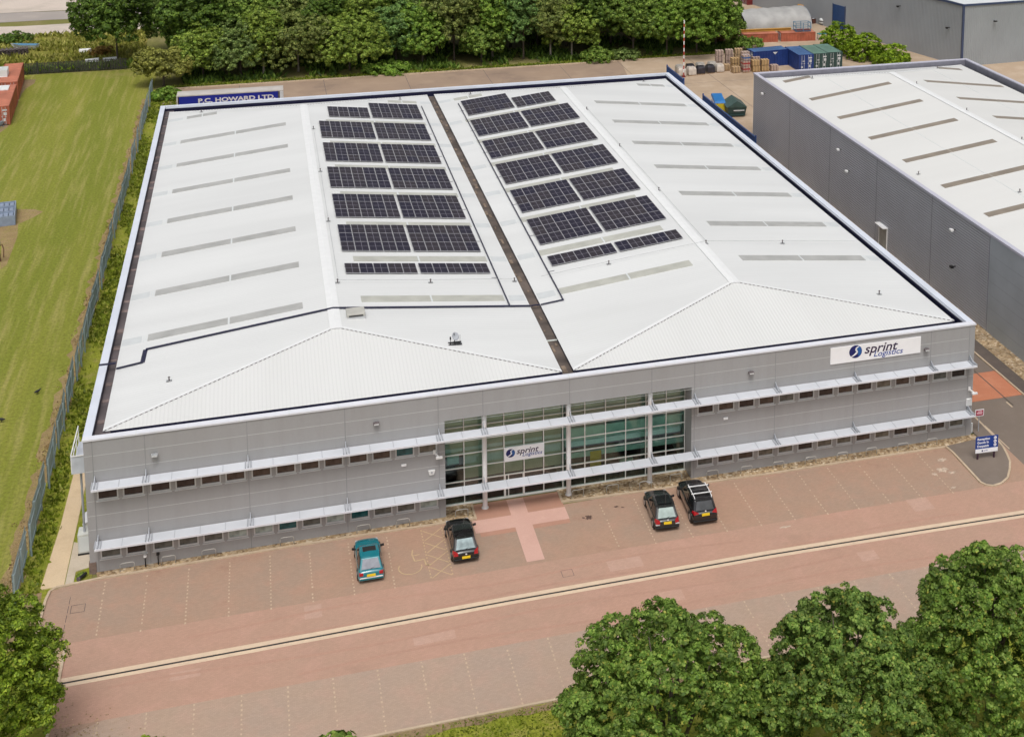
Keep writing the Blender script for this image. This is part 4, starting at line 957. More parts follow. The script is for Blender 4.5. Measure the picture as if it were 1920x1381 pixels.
# ------------------------------------------------------------------ yard behind
def container(loc, rz, L_, cm, label, group=None, doors=True, patch=True, top=None, Hc=2.6):
    """corrugated steel box, long side on local y, doors at -y"""
    t = thing('shipping_container', label, 'container', loc, rz, group)
    W_ = 2.44
    top = top or cm
    b = MB(); n = int(L_/.28); h = L_/2
    for sx in (-1, 1):
        P = []
        for i in range(n):
            y = -h+.1+(L_-.2)*i/n; st = (L_-.2)/n
            P += [(y, 0), (y+st*.3, 0), (y+st*.45, .04), (y+st*.8, .04), (y+st*.95, 0)]
        P.append((h-.1, 0))
        for (ya, da), (yb, db) in zip(P[:-1], P[1:]):
            q = [(sx*(W_/2-da), ya, .15), (sx*(W_/2-db), yb, .15), (sx*(W_/2-db), yb, Hc-.12), (sx*(W_/2-da), ya, Hc-.12)]
            b.face(*(q if sx > 0 else q[::-1]))
        b.box(sx*W_/2-.06, sx*W_/2+.012, -h+.12, h-.12, 0, .15); b.box(sx*W_/2-.06, sx*W_/2+.012, -h+.12, h-.12, Hc-.12, Hc)
        for sy in (-1, 1): b.box(sx*W_/2-(.14 if sx > 0 else .02), sx*W_/2+(.02 if sx > 0 else .14), sy*h-(.13 if sy > 0 else .01), sy*h+(.01 if sy > 0 else .13), 0, Hc+.01)
    b.box(-W_/2+.14, W_/2-.14, h-.08, h-.03, .1, Hc-.02); b.box(-W_/2+.14, W_/2-.14, -h+.02, -h+.12, Hc-.14, Hc)
    b.box(-W_/2+.06, W_/2-.06, -h+.1, h-.1, .08, .13)
    b.build('body', cm, t)
    rb_ = MB(); m = int(L_/.35)
    rb_.box(-W_/2+.06, W_/2-.06, -h+.12, h-.08, Hc-.06, Hc-.03)
    for i in range(m): y = -h+.2+(L_-.4)*i/m; rb_.box(-W_/2+.12, W_/2-.12, y, y+.13, Hc-.03, Hc-.012)
    rb_.build('roof', top, t)
    if doors:
        for sx in (-1, 1):
            d = MB().box(min(sx*.015, sx*1.08), max(sx*.015, sx*1.08), -h+.03, -h+.07, .12, Hc-.15)
            for z in [q for q in (.7, 1.3, 1.9) if q < Hc-.3]: d.box(min(sx*.04, sx*1.06), max(sx*.04, sx*1.06), -h+.01, -h+.03, z-.25, z+.12)
            dd = d.build('door', cm, t)
            k = MB()
            for xx in (.35, .75): k.tube([(sx*xx, -h-.03, .1), (sx*xx, -h-.03, Hc-.1)], .025, 6)
            for xx in (.35, .75): k.box(sx*xx-.12, sx*xx+.12, -h-.05, -h-.01, 1.15, 1.2)
            k.build('lock_bar', M['frame'], dd)
            if patch and Hc > 2:
                q = MB()
                if sx > 0: q.box(.38, .95, -h+.004, -h+.012, 1.95, 2.15); q.box(.5, .9, -h+.004, -h+.012, 1.35, 1.75); q.box(.45, .7, -h+.004, -h+.012, .55, .95)
                else: q.box(-.85, -.55, -h+.004, -h+.012, .5, .75); q.box(-.6, -.25, -h+.004, -h+.012, 1.5, 1.62)
                q.build('plate', M['frame'], dd)
    return t
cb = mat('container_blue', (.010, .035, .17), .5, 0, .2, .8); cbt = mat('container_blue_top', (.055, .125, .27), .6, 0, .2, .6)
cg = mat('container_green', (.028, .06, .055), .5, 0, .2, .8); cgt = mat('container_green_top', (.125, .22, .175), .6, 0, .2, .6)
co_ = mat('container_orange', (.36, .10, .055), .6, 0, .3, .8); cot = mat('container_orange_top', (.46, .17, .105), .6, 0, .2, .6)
cr2 = mat('container_red', (.16, .02, .022), .6, 0, .25, .8)
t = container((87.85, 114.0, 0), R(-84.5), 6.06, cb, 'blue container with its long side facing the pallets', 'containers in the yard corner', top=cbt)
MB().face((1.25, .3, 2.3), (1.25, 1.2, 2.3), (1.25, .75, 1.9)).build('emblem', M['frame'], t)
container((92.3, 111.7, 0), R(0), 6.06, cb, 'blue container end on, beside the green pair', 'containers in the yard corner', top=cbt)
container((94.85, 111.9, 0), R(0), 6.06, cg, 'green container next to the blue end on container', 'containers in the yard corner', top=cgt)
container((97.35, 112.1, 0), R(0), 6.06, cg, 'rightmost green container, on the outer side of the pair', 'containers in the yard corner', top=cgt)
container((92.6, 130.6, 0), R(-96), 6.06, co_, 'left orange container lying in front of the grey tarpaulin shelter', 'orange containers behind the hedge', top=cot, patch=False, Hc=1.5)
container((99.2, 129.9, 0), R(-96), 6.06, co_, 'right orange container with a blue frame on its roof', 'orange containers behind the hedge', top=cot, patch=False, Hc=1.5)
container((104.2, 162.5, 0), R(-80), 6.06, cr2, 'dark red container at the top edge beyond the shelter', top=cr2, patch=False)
t = thing('steel_beam', 'long yellow beam lying on the orange container roofs', 'beam', (94, 131.2, 1.52), R(-4))
MB().box(-4.5, 4.5, -.25, .25, .0, .06).box(-4.5, 4.5, -.05, .05, .06, .36).box(-4.5, 4.5, -.25, .25, .36, .42).build('girder', mat('yellow_paint', (.50, .29, .06), .5), t)
MB().box(-4.55, -4.5, -.25, .25, 0, .42).box(4.5, 4.55, -.25, .25, 0, .42).build('end_plate', mat('yellow_worn', (.45, .24, .04), .6), t)
t = thing('storage_cage', 'blue tubular storage cage standing on the right orange container', 'cage', (100.2, 129.9, 1.52), R(-6))
b = MB()
for x in (-1.3, 0, 1.3):
    for y in (-.8, .8): b.bar((x, y, 0), (x, y, 1.5), .09)
for z in (.1, .8, 1.5):
    for y in (-.8, .8): b.bar((-1.35, y, z), (1.35, y, z), .08)
    for x in (-1.3, 1.3): b.bar((x, -.8, z), (x, .8, z), .08)
b.build('cage', mat('frame_blue', (.07, .19, .30), .5), t); MB().box(-1.2, 1.4, -.7, .7, .03, .18).build('base', mat('dark_red_base', (.12, .03, .03), .7), t)
# shelter
t = thing('tarpaulin_shelter', 'long rounded grey tarpaulin shelter behind the orange containers', 'shelter', (98.6, 141.0, 0), R(4.5))
b = MB(); n = 14; L_ = 6.4; rs = random.Random(3); rows = []
for i in range(13):
    x = -L_+2*L_*i/12; sg = .07*(1 if i % 2 else -1)
    rows.append([(x, -3.9*math.cos(math.pi*k/n), .05+(3.35+sg)*math.sin(math.pi*k/n)**.85+rs.uniform(-.03, .03)) for k in range(n+1)])
for i in range(12):
    for k in range(n): b.face(rows[i][k], rows[i+1][k], rows[i+1][k+1], rows[i][k+1])
b.build('cover', mat('tarpaulin', (.36, .355, .345), .6, 0, .2, .5, .3, 2.), t, smooth=True, weld=True)
b = MB()
for x in (-L_, L_): b.tube([(x, -3.9*math.cos(math.pi*k/n), .05+3.35*max(0, math.sin(math.pi*k/n))**.85) for k in range(n+1)], .06, 6)
b.build('hoop', M['bracket'], t)
MB().face(*[(L_-.05, -3.85*math.cos(math.pi*k/n), .05+3.3*max(0, math.sin(math.pi*k/n))**.85) for k in range(n+1)]).build('end_sheet', mat('tarpaulin_end', (.38, .37, .36), .7), t)
# brick packs and wrapped pallets
wood = mat('pallet_wood', (.30, .19, .10), .8, 0, .25, 3)
def brickmat(name, a, c):
    m, nt, N, L, bs = newmat(name); tc = N.new('ShaderNodeTexCoord'); br = N.new('ShaderNodeTexBrick'); br.inputs['Scale'].default_value = 3.2
    br.inputs['Color1'].default_value = (*a, 1); br.inputs['Color2'].default_value = (*c, 1); br.inputs['Mortar'].default_value = (*[q*.5 for q in a], 1); br.inputs['Mortar Size'].default_value = .03
    mp = N.new('ShaderNodeMapping'); mp.inputs['Rotation'].default_value = (R(90), 0, 0); L.new(tc.outputs['Object'], mp.inputs[0]); L.new(mp.outputs[0], br.inputs['Vector'])
    L.new(br.outputs[0], bs.inputs['Base Color']); bs.inputs['Roughness'].default_value = .9; return m
bk1 = brickmat('tan_bricks', (.50, .35, .20), (.42, .28, .15)); bk2 = brickmat('yellow_bricks', (.52, .35, .17), (.44, .28, .13)); bk3 = brickmat('pink_bricks', (.48, .36, .30), (.40, .29, .24))
wr = mat('white_wrap', (.55, .49, .43), .35, 0, .15, 2, .5, 4); kr_ = mat('black_wrap', (.03, .027, .035), .3, 0, .4, 2, .8, 4); gr_ = mat('grey_wrap', (.40, .37, .33), .4, 0, .2, 2, .5, 4)
band_m = mat('band_blue', (.03, .10, .28), .4); band_r = mat('band_red', (.30, .03, .03), .4)
pr_ = random.Random(21)
def pack(x, y, n, m, label, wrapped=False, cat='pallet', bands=None, group='stacked pallets in the yard'):
    t = thing('loaded_pallet', label, cat, (x, y, 0), R(pr_.uniform(-7, 7)), group)
    b = MB()
    for yy in (-.5, 0, .5): b.box(-.6, .6, yy-.06, yy+.06, 0, .1)
    for i in range(6): b.box(-.62+.21*i, -.45+.21*i, -.58, .58, .1, .13)
    b.build('pallet', wood, t)
    z = .14
    for k in range(n):
        hgt = .88 if not wrapped else 1.15; j = pr_.uniform(-.04, .04); wd = .58 if not wrapped else .62
        if wrapped:
            b = MB(); rw = [(wd-.03, 0), (wd, .25), (wd-.02, hgt*.75), (wd*.78, hgt), (0.02, hgt+.06)]; rings = []
            for q, zz in rw: rings.append([(s*q+pr_.uniform(-.03, .03), u_*q*.95+pr_.uniform(-.03, .03), z+zz+pr_.uniform(-.02, .02)) for s, u_ in ((-1, -1), (0, -1.04), (1, -1), (1.04, 0), (1, 1), (0, 1.04), (-1, 1), (-1.04, 0))])
            for r0, r1 in zip(rings[:-1], rings[1:]):
                for i in range(8): b.face(r0[i], r0[(i+1) % 8], r1[(i+1) % 8], r1[i])
            b.build('load', m, t)
        else:
            ld = MB().box(-wd+j, wd+j, -.5, .5, z, z+hgt-.06).build('load', m, t, bevel=.03)
            bb = MB()
            for xx in (-.25, .25): bb.box(xx+j-.03, xx+j+.03, -.512, .512, z-.005, z+hgt-.045)
            if bands: bb.box(-wd+j-.012, wd+j+.012, -.515, .515, z+hgt*.35, z+hgt*.6)
            bb.build('strap', (bands or [M['black']])[k % len(bands or [1])], ld)
        z += hgt+.02
o1 = ['first', 'second', 'third', 'fourth', 'fifth']
pack(72.6, 110.7, 1, wr, 'pale wrapped pallet load standing right behind the striped mast', True); pack(74.2, 110.9, 1, wr, 'pale wrapped pallet load just left of the two black wrapped ones', True)
pack(75.8, 111.2, 1, kr_, 'left one of the two black wrapped pallet loads in the front row', True); pack(77.4, 111.4, 1, kr_, 'right one of the two black wrapped pallet loads in the front row', True)
pack(79.0, 111.6, 1, wr, 'pale wrapped pallet load between the black wraps and the bricks', True)
pack(72.9, 112.6, 1, gr_, 'grey wrapped pallet load at the left of the back row', True); pack(74.6, 112.7, 1, kr_, 'black wrapped pallet load in the back row', True); pack(76.4, 113.2, 1, gr_, 'grey wrapped pallet load, middle of the back row', True); pack(78.3, 113.2, 1, gr_, 'grey wrapped pallet load at the right of the back row', True)
pack(81.3, 110.6, 1, bk1, 'single tan brick pack, leftmost of the front brick row'); pack(82.9, 110.5, 3, bk3, 'three high brick stack with red and blue bands', bands=[band_r, band_r, band_m])
pack(84.5, 110.4, 2, bk2, 'two high yellow brick stack, left of the front yellow ones'); pack(86.0, 110.4, 2, bk2, 'two high yellow brick stack, right of the front yellow ones'); pack(87.5, 110.2, 1, bk3, 'low pinkish brick pack at the right end of the row')
pack(80.3, 112.4, 1, bk1, 'single tan brick pack in the middle row beside the wraps'); pack(81.9, 112.6, 2, bk2, 'two high yellow brick stack in the middle row'); pack(83.6, 112.6, 3, bk3, 'three high pinkish brick stack in the middle row'); pack(85.3, 112.6, 2, bk3, 'two high pinkish brick stack in front of the blue container')
pack(79.9, 114.4, 3, bk3, 'three high pinkish brick stack, leftmost of the back brick row'); pack(81.6, 114.6, 3, bk3, 'three high pinkish brick stack, second in the back brick row'); pack(83.2, 114.8, 3, bk1, 'three high tan brick stack, last in the back brick row')
# striped mast, gates, skip, kiosk
t = thing('striped_mast', 'tall red and white striped pole rising in front of the trees', 'pole', (72.67, 109.84, 0))
MB().box(-.2, .2, -.2, .2, 0, .25).build('base', cr2, t)
b = MB(); zs = np.linspace(.2, 8.9, 17)
for i in range(16): b.mat(i % 2).tube([(0, 0, zs[i]), (0, 0, zs[i+1])], .09, 8)
b.build('mast', [mat('mast_red', (.42, .05, .03), .5), M['white']], t)
bg_ = mat('gate_blue', (.008, .055, .21), .45)
for (ya, yb, l) in ((100.3, 108.8, 'blue slatted gate leaf further back beside the striped mast'), (70.2, 91.3, 'long blue slatted gate leaf along the parapet beside the green skip')):
    t = thing('sliding_gate', l, 'gate', (69.7, ya, 0), 0, 'blue sliding gates')
    L_ = yb-ya; b = MB(); b.bar((0, 0, 2.15), (0, L_, 2.15), .16, .12); b.bar((0, 0, .25), (0, L_, .25), .16, .14); b.bar((0, 0, 1.2), (0, L_, 1.2), .1)
    b.build('rail', bg_, t); b = MB()
    for i in range(int(L_/.14)): b.box(-.02, .02, .14*i, .14*i+.035, .3, 2.1)
    b.build('infill', bg_, t)
    for y in (0, L_): MB().box(-.08, .08, y-.08, y+.08, 0, 2.4).build('post', bg_, t)
t = thing('skip', 'dark green skip with a pitched lid beside the blue gate', 'skip', (73.3, 88.4, 0), R(-6))
gk = mat('skip_green', (.025, .055, .05), .5, 0, .2); gk2 = mat('skip_lid', (.045, .085, .075), .45, 0, .2)
MB().hexa([(-1.15, -1.5, .1), (1.15, -1.5, .1), (1.15, 1.5, .1), (-1.15, 1.5, .1), (-1.35, -1.7, 1.35), (1.35, -1.7, 1.35), (1.35, 1.7, 1.35), (-1.35, 1.7, 1.35)]).build('body', gk, t)
MB().mesh([(-1.42, -1.75, 1.36), (1.42, -1.75, 1.36), (1.42, 1.75, 1.36), (-1.42, 1.75, 1.36), (0, -1.75, 2.25), (0, 1.75, 2.25)], [(0, 4, 5, 3), (1, 2, 5, 4), (0, 1, 4), (2, 3, 5)]).build('lid', gk2, t)
MB().box(-.5, 1.0, -1.72, -1.66, .85, .98).build('label_plate', M['frame'], t); MB().box(-1.1, 1.1, -1.76, -1.6, .2, .35).build('lifting_bar', gk, t)
t = thing('recycling_bank', 'blue topped recycling container with white and yellow sides behind the green skip', 'recycling bin', (71.9, 91.2, 0), R(-12))
MB().box(-.75, .75, -2.2, 2.2, .1, 1.45).build('body', M['signwhite'], t); MB().hexa([(-.8, -2.25, 1.45), (.8, -2.25, 1.45), (.8, 2.25, 1.45), (-.8, 2.25, 1.45), (-.7, -2.1, 1.75), (.7, -2.1, 1.75), (.7, 2.1, 1.75), (-.7, 2.1, 1.75)]).build('lid', mat('bin_blue', (.01, .16, .45), .4), t)
MB().box(-.77, .77, -2.22, -2.2, .1, 1.44).box(.75, .77, -2.2, -1.4, .1, 1.44).build('end_panel', mat('bin_yellow', (.55, .42, .02), .5), t)
for y in (-1.5, -.7, .1, .9): MB().box(-.775, -.75, y, y+.4, .5, 1.1).build('opening', M['gutter'], t)
# curtain sided trailer
t = thing('lorry_trailer', 'blue curtain sided trailer with pale roof lettered P.C. HOWARD LTD.', 'trailer', (7.15, 103.2, 0), R(-1.2))
tb = mat('trailer_blue', (.006, .016, .24), .4, 0, .12, .6, .25, 1.2); rf_ = mat('trailer_roof', (.47, .44, .41), .6, 0, .12, .6)
cu = MB(); cv = MB(); n = 26
for i in range(n):
    xa, xb = -6.45+12.5*i/n, -6.45+12.5*(i+1)/n; ya, yb = -1.27-.02*(i % 2), -1.27-.02*((i+1) % 2)
    cu.face((xa, ya, 1.3), (xb, yb, 1.3), (xb, yb, 3.95), (xa, ya, 3.95)); cv.face((xb, -yb, 1.3), (xa, -ya, 1.3), (xa, -ya, 3.95), (xb, -yb, 3.95))
cu.build('curtain', tb, t); cv.build('curtain', tb, t)
MB().hexa([(-6.75, -1.28, 3.98), (6.75, -1.28, 3.98), (6.75, 1.28, 3.98), (-6.75, 1.28, 3.98), (-6.75, -1.28, 4.08), (6.75, -1.28, 4.08), (6.75, 1.28, 4.08), (-6.75, 1.28, 4.08)]).face((-6.7, -1.2, 4.09), (6.7, -1.2, 4.09), (6.7, 0, 4.2), (-6.7, 0, 4.2)).face((-6.7, 0, 4.2), (6.7, 0, 4.2), (6.7, 1.2, 4.09), (-6.7, 1.2, 4.09)).build('roof', rf_, t)
MB().box(-6.75, -6.6, -1.25, 1.25, 1.2, 3.98).build('headboard', rf_, t)
rd = MB().box(6.6, 6.75, -1.25, 1.25, 1.2, 3.98).box(6.3, 6.6, -1.3, -1.24, 1.2, 3.98).build('rear_frame', M['frame'], t); MB().box(6.08, 6.3, -1.27, -1.22, 1.2, 3.95).build('buckle_strip', M['gutter'], t)
MB().box(-6.6, 6.6, -.5, .5, .95, 1.25).build('chassis', M['black'], t)
for x in (3.2, 4.5, 5.8):
    for y in (-1.05, 1.05): MB().tube([(x, y-.16, .5), (x, y+.16, .5)], .5, 16).build('wheel', M['rubber'], t)
for y in (-.8, .8): MB().box(-4.1, -3.9, y-.08, y+.08, 0, 1).build('landing_leg', M['steel'], t)
text('P.C. HOWARD LTD.', .78, mat('trailer_letters', (.62, .60, .60), .5), t, (-4.1, -1.31, 3.02), bold=.028, sx=1.42)
# small yard clutter beyond the shelter
t = thing('work_bench', 'small teal topped trestle bench right of the orange containers', 'bench', (103.6, 129.0, 0))
MB().box(-.8, .8, -.5, .5, .95, 1.05).build('top', mat('teal_top', (.05, .25, .24), .5), t)
for x in (-.7, .7):
    for y in (-.4, .4): MB().box(x-.04, x+.04, y-.04, y+.04, 0, .95).build('leg', M['bracket'], t)
t = thing('excavator', 'small yellow excavator parked by the grey unit wall', 'excavator', (107.3, 146.0, 0), R(20))
ye = mat('plant_yellow', (.62, .30, .02), .4, 0, .1)
for x in (-.8, .8): MB().hexa([(x-.25, -1.4, .0), (x+.25, -1.4, 0), (x+.25, 1.4, 0), (x-.25, 1.4, 0), (x-.25, -1.6, .6), (x+.25, -1.6, .6), (x+.25, 1.6, .6), (x-.25, 1.6, .6)]).build('track', M['black'], t)
MB().box(-1, 1, -1.3, 1.2, .75, 1.55).build('body', ye, t, bevel=.1); cab = MB().box(-1, 0, -.6, .9, 1.55, 2.7).build('cab', ye, t, bevel=.08); MB().box(-.9, -.1, -.615, -.6, 1.75, 2.5).build('window', M['gdark'], cab)
MB().bar((.3, -.9, 1.4), (.3, -2.8, 2.6), .3).bar((.3, -2.8, 2.6), (.3, -3.6, 1.2), .25).build('boom', ye, t); MB().box(-.1, .7, -3.9, -3.3, .5, 1.2).build('bucket', M['gutter'], t)
for (x, y, l) in ((106.0, 142.3, 'rusty open box beside the shelter end, left of two'), (107.6, 142.0, 'rusty open box beside the shelter end, right of two')):
    t = thing('metal_bin', l, 'bin', (x, y, 0), R(12), 'rusty boxes by the shelter'); b = MB(); b.box(-.7, .7, -.5, -.44, 0, .9).box(-.7, .7, .44, .5, 0, .9).box(-.7, -.64, -.44, .44, 0, .9).box(.64, .7, -.44, .44, 0, .9).box(-.64, .64, -.44, .44, 0, .1).build('sides', mat('rust', (.10, .035, .025), .8, 0, .3), t); MB().box(-.6, .6, -.4, .4, .1, .8).build('rubble', M['pale'], t)
t = thing('mixer_drum', 'pale round drum standing on the track near the bright hedge', 'drum', (108.6, 140.2, 0))
MB().tube([(0, 0, .15), (0, 0, .4), (0, 0, 1.0), (0, 0, 1.45)], [.55, .8, .8, .4], 14).build('drum', M['pale'], t); MB().tube([(0, 0, .62), (0, 0, .78)], .83, 14).build('ring', M['gutter'], t); MB().box(-.5, .5, -.5, .5, 0, .15).build('base', M['black'], t)
t = thing('barrel', 'dark blue barrel beside the pale drum', 'barrel', (110.0, 140.3, 0)); MB().tube([(0, 0, 0), (0, 0, .1), (0, 0, .6), (0, 0, 1.1)], [.45, .5, .5, .46], 12).build('shell', bg_, t); MB().tube([(0, 0, 1.1), (0, 0, 1.14)], .4, 12).build('lid', M['black'], t)
# ------------------------------------------------------------------ left side: fence, field things
t = thing('palisade_fence', 'long blue grey palisade fence dividing the mown field from the building', 'fence', (-3.92, 0, 0))
pg = mat('palisade', (.28, .355, .375), .5, .1, .15, 1.)
rf2 = random.Random(4); b = MB(); rl = MB(); y = -2.5; post0 = None
while y < 119.5:
    x0_, x1_ = rf2.uniform(-.09, .09), rf2.uniform(-.09, .09); top = 2.25+rf2.uniform(-.06, .06)
    for z in (.45, 1.75): rl.bar((x0_+.03, y, z), (x1_+.03, y+2.72, z), .05)
    for k in range(18):
        f = k/18; x = x0_+(x1_-x0_)*f; yy = y+.08+2.7*f
        b.mesh([(x-.012, yy-.036, .05), (x-.012, yy+.036, .05), (x+.012, yy, .05), (x-.012, yy-.036, top-.1), (x-.012, yy+.036, top-.1), (x+.012, yy, top-.1), (x-.01, yy, top)],
               [(0, 1, 4, 3), (1, 2, 5, 4), (2, 0, 3, 5), (3, 4, 6), (4, 5, 6), (5, 3, 6)])
    if post0 is None:
        post0 = MB().box(-.05, .05, -.04, .04, 0, 2.2).build('post', pg, t); o = post0
    else: o = post0.copy(); COL.objects.link(o); o.parent = t
    o.location = (x0_+.1, y+.02, 0)
    y += 2.75
rl.build('rail', pg, t); b.build('pales', pg, t)
t = thing('mesh_fence', 'dark mesh fence overgrown along the far end of the mown field', 'fence', (-15.5, 137.4, 0))
dk = mat('fence_dark', (.045, .045, .035), .8, 0, .4, .6); b = MB()
for i in range(70): b.box(-8.5+.22*i, -8.5+.22*i+.14, -.02, .02, .05, 1.7+.06*math.sin(i*1.7))
b.build('mesh', dk, t); b = MB(); b.bar((-8.6, 0, 1.6), (7, 0, 1.6), .06); b.bar((-8.6, 0, .3), (7, 0, .3), .06); b.build('rail', dk, t)
for x in (-8.6, -5.7, -2.8, .1, 3., 6.): MB().box(x-.06, x+.06, -.06, .06, 0, 1.9).build('post', dk, t)
container((-22.35, 114.6, 0), R(4.0), 12.1, co_, 'nearer orange container at the left edge of the field, white hatch on top', 'orange containers by the field', top=cot)
container((-23.35, 128.1, 0), R(4.5), 12.1, co_, 'farther orange container at the left edge of the field', 'orange containers by the field', top=cot)
for (x, y, l) in ((-23.0, 118.6, 'flat white hatch panel lying on the nearer orange container'), (-24.3, 126.6, 'pale slatted crate standing on the farther orange container')):
    t = thing('roof_crate', l, 'crate', (x, y, 2.6), R(4)); fl = 'flat' in l
    MB().box(-.8, .8, -1.3, 1.3, 0, .1 if fl else .12).build('base', M['white'], t); b = MB()
    for k in range(5): b.box(-.8, .8, -1.28+.55*k, -1.0+.55*k, .1 if fl else .12, .14 if fl else 1.0)
    b.build('slats', M['pale'], t)
t = thing('water_tank', 'bright blue plastic tank at the left edge in front of the orange container', 'tank', (-22.6, 107.0, 0))
MB().tube([(0, 0, 0), (0, 0, .1), (0, 0, 1.0), (0, 0, 1.25)], [.6, .65, .65, .3], 14).build('drum', mat('tank_blue', (.03, .20, .50), .4), t); MB().tube([(0, 0, 1.25), (0, 0, 1.35)], .2, 10).build('cap', M['black'], t)
t = thing('rubble_heap', 'grey scrap heap beside the blue tank at the left edge', 'scrap heap', (-21.9, 108.6, 0)); b = MB(); r_ = random.Random(9)
for i in range(22):
    a, d = r_.uniform(0, 6.28), r_.uniform(0, .8); h_ = max(.1, .9-d); b.bar((d*math.cos(a), d*math.sin(a)*1.3, r_.uniform(.05, h_)), (d*math.cos(a)+r_.uniform(-.5, .5), d*math.sin(a)*1.3+r_.uniform(-.5, .5), r_.uniform(.05, h_)), r_.uniform(.08, .3))
b.build('scrap', mat('scrap_grey', (.22, .25, .27), .6, .3, .4, 3), t)
t = thing('plastic_crate', 'blue grey slatted bins standing in a row at the left edge of the field', 'crates', (-16.0, 70.0, 0), R(7))
bn = mat('bin_grey', (.24, .29, .38), .5, 0, .15, 2)
for k in range(3):
    y = -2.4+1.75*k; q = MB(); q.box(-1.6, 1.6, y, y+.1, 0, 1.05).box(-1.6, 1.6, y+1.45, y+1.55, 0, 1.05).box(-1.6, -1.5, y+.1, y+1.45, 0, 1.05).box(1.5, 1.6, y+.1, y+1.45, 0, 1.05); o = q.build('bin', bn, t)
    q = MB()
    for i in range(6): q.box(-1.5+.5*i, -1.1+.5*i, y+.1, y+1.45, .86, .92)
    q.build('lid', bn, o)
t = thing('standpipe', 'rusty brown standpipe with a white cap on bare ground at the left edge', 'post', (-13.95, 57.2, 0))
rs_ = mat('rusty', (.12, .05, .03), .8, 0, .3, 5)
MB().tube([(0, 0, 0), (-.12, .05, 1.6)], [.10, .12], 8).build('stem', rs_, t); MB().tube([(-.1, 0, 1.5), (.28, 0, 1.7), (.4, -.05, 1.2), (.36, -.1, .4)], .05, 7).build('hose', rs_, t)
MB().box(-.35, .1, -.16, .16, 1.6, 2.1).build('pump', M['black'], t, bevel=.06); MB().tube([(-.14, 0, 2.1), (-.14, 0, 2.2), (-.14, 0, 2.36)], [.1, .16, .08], 10).build('cap', M['white'], t)
def crow(x, y, rz, l):
    t = thing('crow', l, 'bird', (x, y, 0), rz, 'black crows on the field'); k = mat('crow_black', (.012, .012, .015), .6)
    prof = [(-.30, .20, .01), (-.2, .21, .05), (-.08, .22, .095), (.05, .24, .10), (.14, .28, .07), (.18, .33, .055), (.23, .35, .055), (.28, .34, .025), (.36, .33, .006)]
    MB().tube([(0, a, z) for a, z, r in prof], [r for a, z, r in prof], 10).build('body', k, t, smooth=True)
    for s in (-1, 1): MB().hexa([(s*.09, -.22, .19), (s*.11, .08, .2), (s*.11, .1, .29), (s*.09, -.05, .3), (s*.075, -.22, .19), (s*.095, .08, .2), (s*.095, .1, .29), (s*.075, -.05, .3)]).build('wing', k, t); MB().tube([(s*.04, 0, 0), (s*.04, 0, .18)], .012, 5).build('leg', k, t)
crow(-6.5, 26.4, R(-60), 'black crow on the mown field closest to the fence'); crow(-8.45, 22.3, R(80), 'black crow at the left edge of the field')
# meadow clutter
t = thing('derelict_boat', 'small pale and blue boat hull abandoned in the rough meadow', 'boat', (-25.4, 155.5, 0), R(75))
MB().mesh([(-.7, -2, .8), (.7, -2, .8), (.8, .5, .85), (0, 2.4, 1.0), (-.8, .5, .85), (-.35, -1.9, .1), (.35, -1.9, .1), (.3, .6, .1), (0, 1.9, .3), (-.3, .6, .1)], [(0, 5, 6, 1), (1, 6, 7, 2), (2, 7, 8, 3), (3, 8, 9, 4), (4, 9, 5, 0), (5, 9, 8, 7, 6)]).build('hull', M['pale'], t)
MB().mesh([(-.66, -1.9, .82), (.66, -1.9, .82), (.74, .5, .86), (0, 2.2, 1.0), (-.74, .5, .86)], [(0, 1, 2, 3, 4)]).build('cover', mat('boat_blue', (.08, .22, .36), .5), t)
t = thing('pallet_stack', 'dark stack of weathered pallets in the rough meadow by the orange containers', 'pallets', (-26.6, 151.2, 0), R(10)); b = MB()
for k in range(5):
    z = .25*k; b.box(-2.2, 2.2, -.9+.05*k, .9-.05*k, z, z+.06)
    for i in range(8): b.box(-2.2+.58*i, -1.9+.58*i, -.9, .9, z+.1, z+.2)
b.build('boards', mat('old_wood', (.10, .08, .075), .9, 0, .4, 2), t)
t = thing('white_barrel', 'white plastic barrel lying in the meadow left of the dark tree', 'barrel', (-15.8, 149.5, .45)); MB().tube([(-.9, 0, 0), (-.8, 0, 0), (.8, .2, 0), (.9, .2, 0)], [.35, .45, .45, .35], 12).build('shell', M['white'], t); MB().tube([(-.1, .1, 0), (.1, .12, 0)], .47, 12).build('ring', M['pale'], t)
for (x, y, l) in ((-13.7, 139.6, 'small flat white sheet of scrap behind the far mesh fence'), (-11.2, 139.8, 'grey white scrap panel leaning under the dark tree')):
    t = thing('scrap_panel', l, 'scrap', (x, y, 0), R(12)); MB().hexa([(-1, -.4, .9), (1, -.4, .95), (1, .4, 1.3), (-1, .4, 1.25), (-1, -.4, .97), (1, -.4, 1.02), (1, .4, 1.37), (-1, .4, 1.32)]).build('sheet', M['pale'], t); MB().bar((-.8, 0, 0), (-.8, 0, 1.1), .1).bar((.8, 0, 0), (.8, 0, 1.1), .1).build('prop', M['gutter'], t)
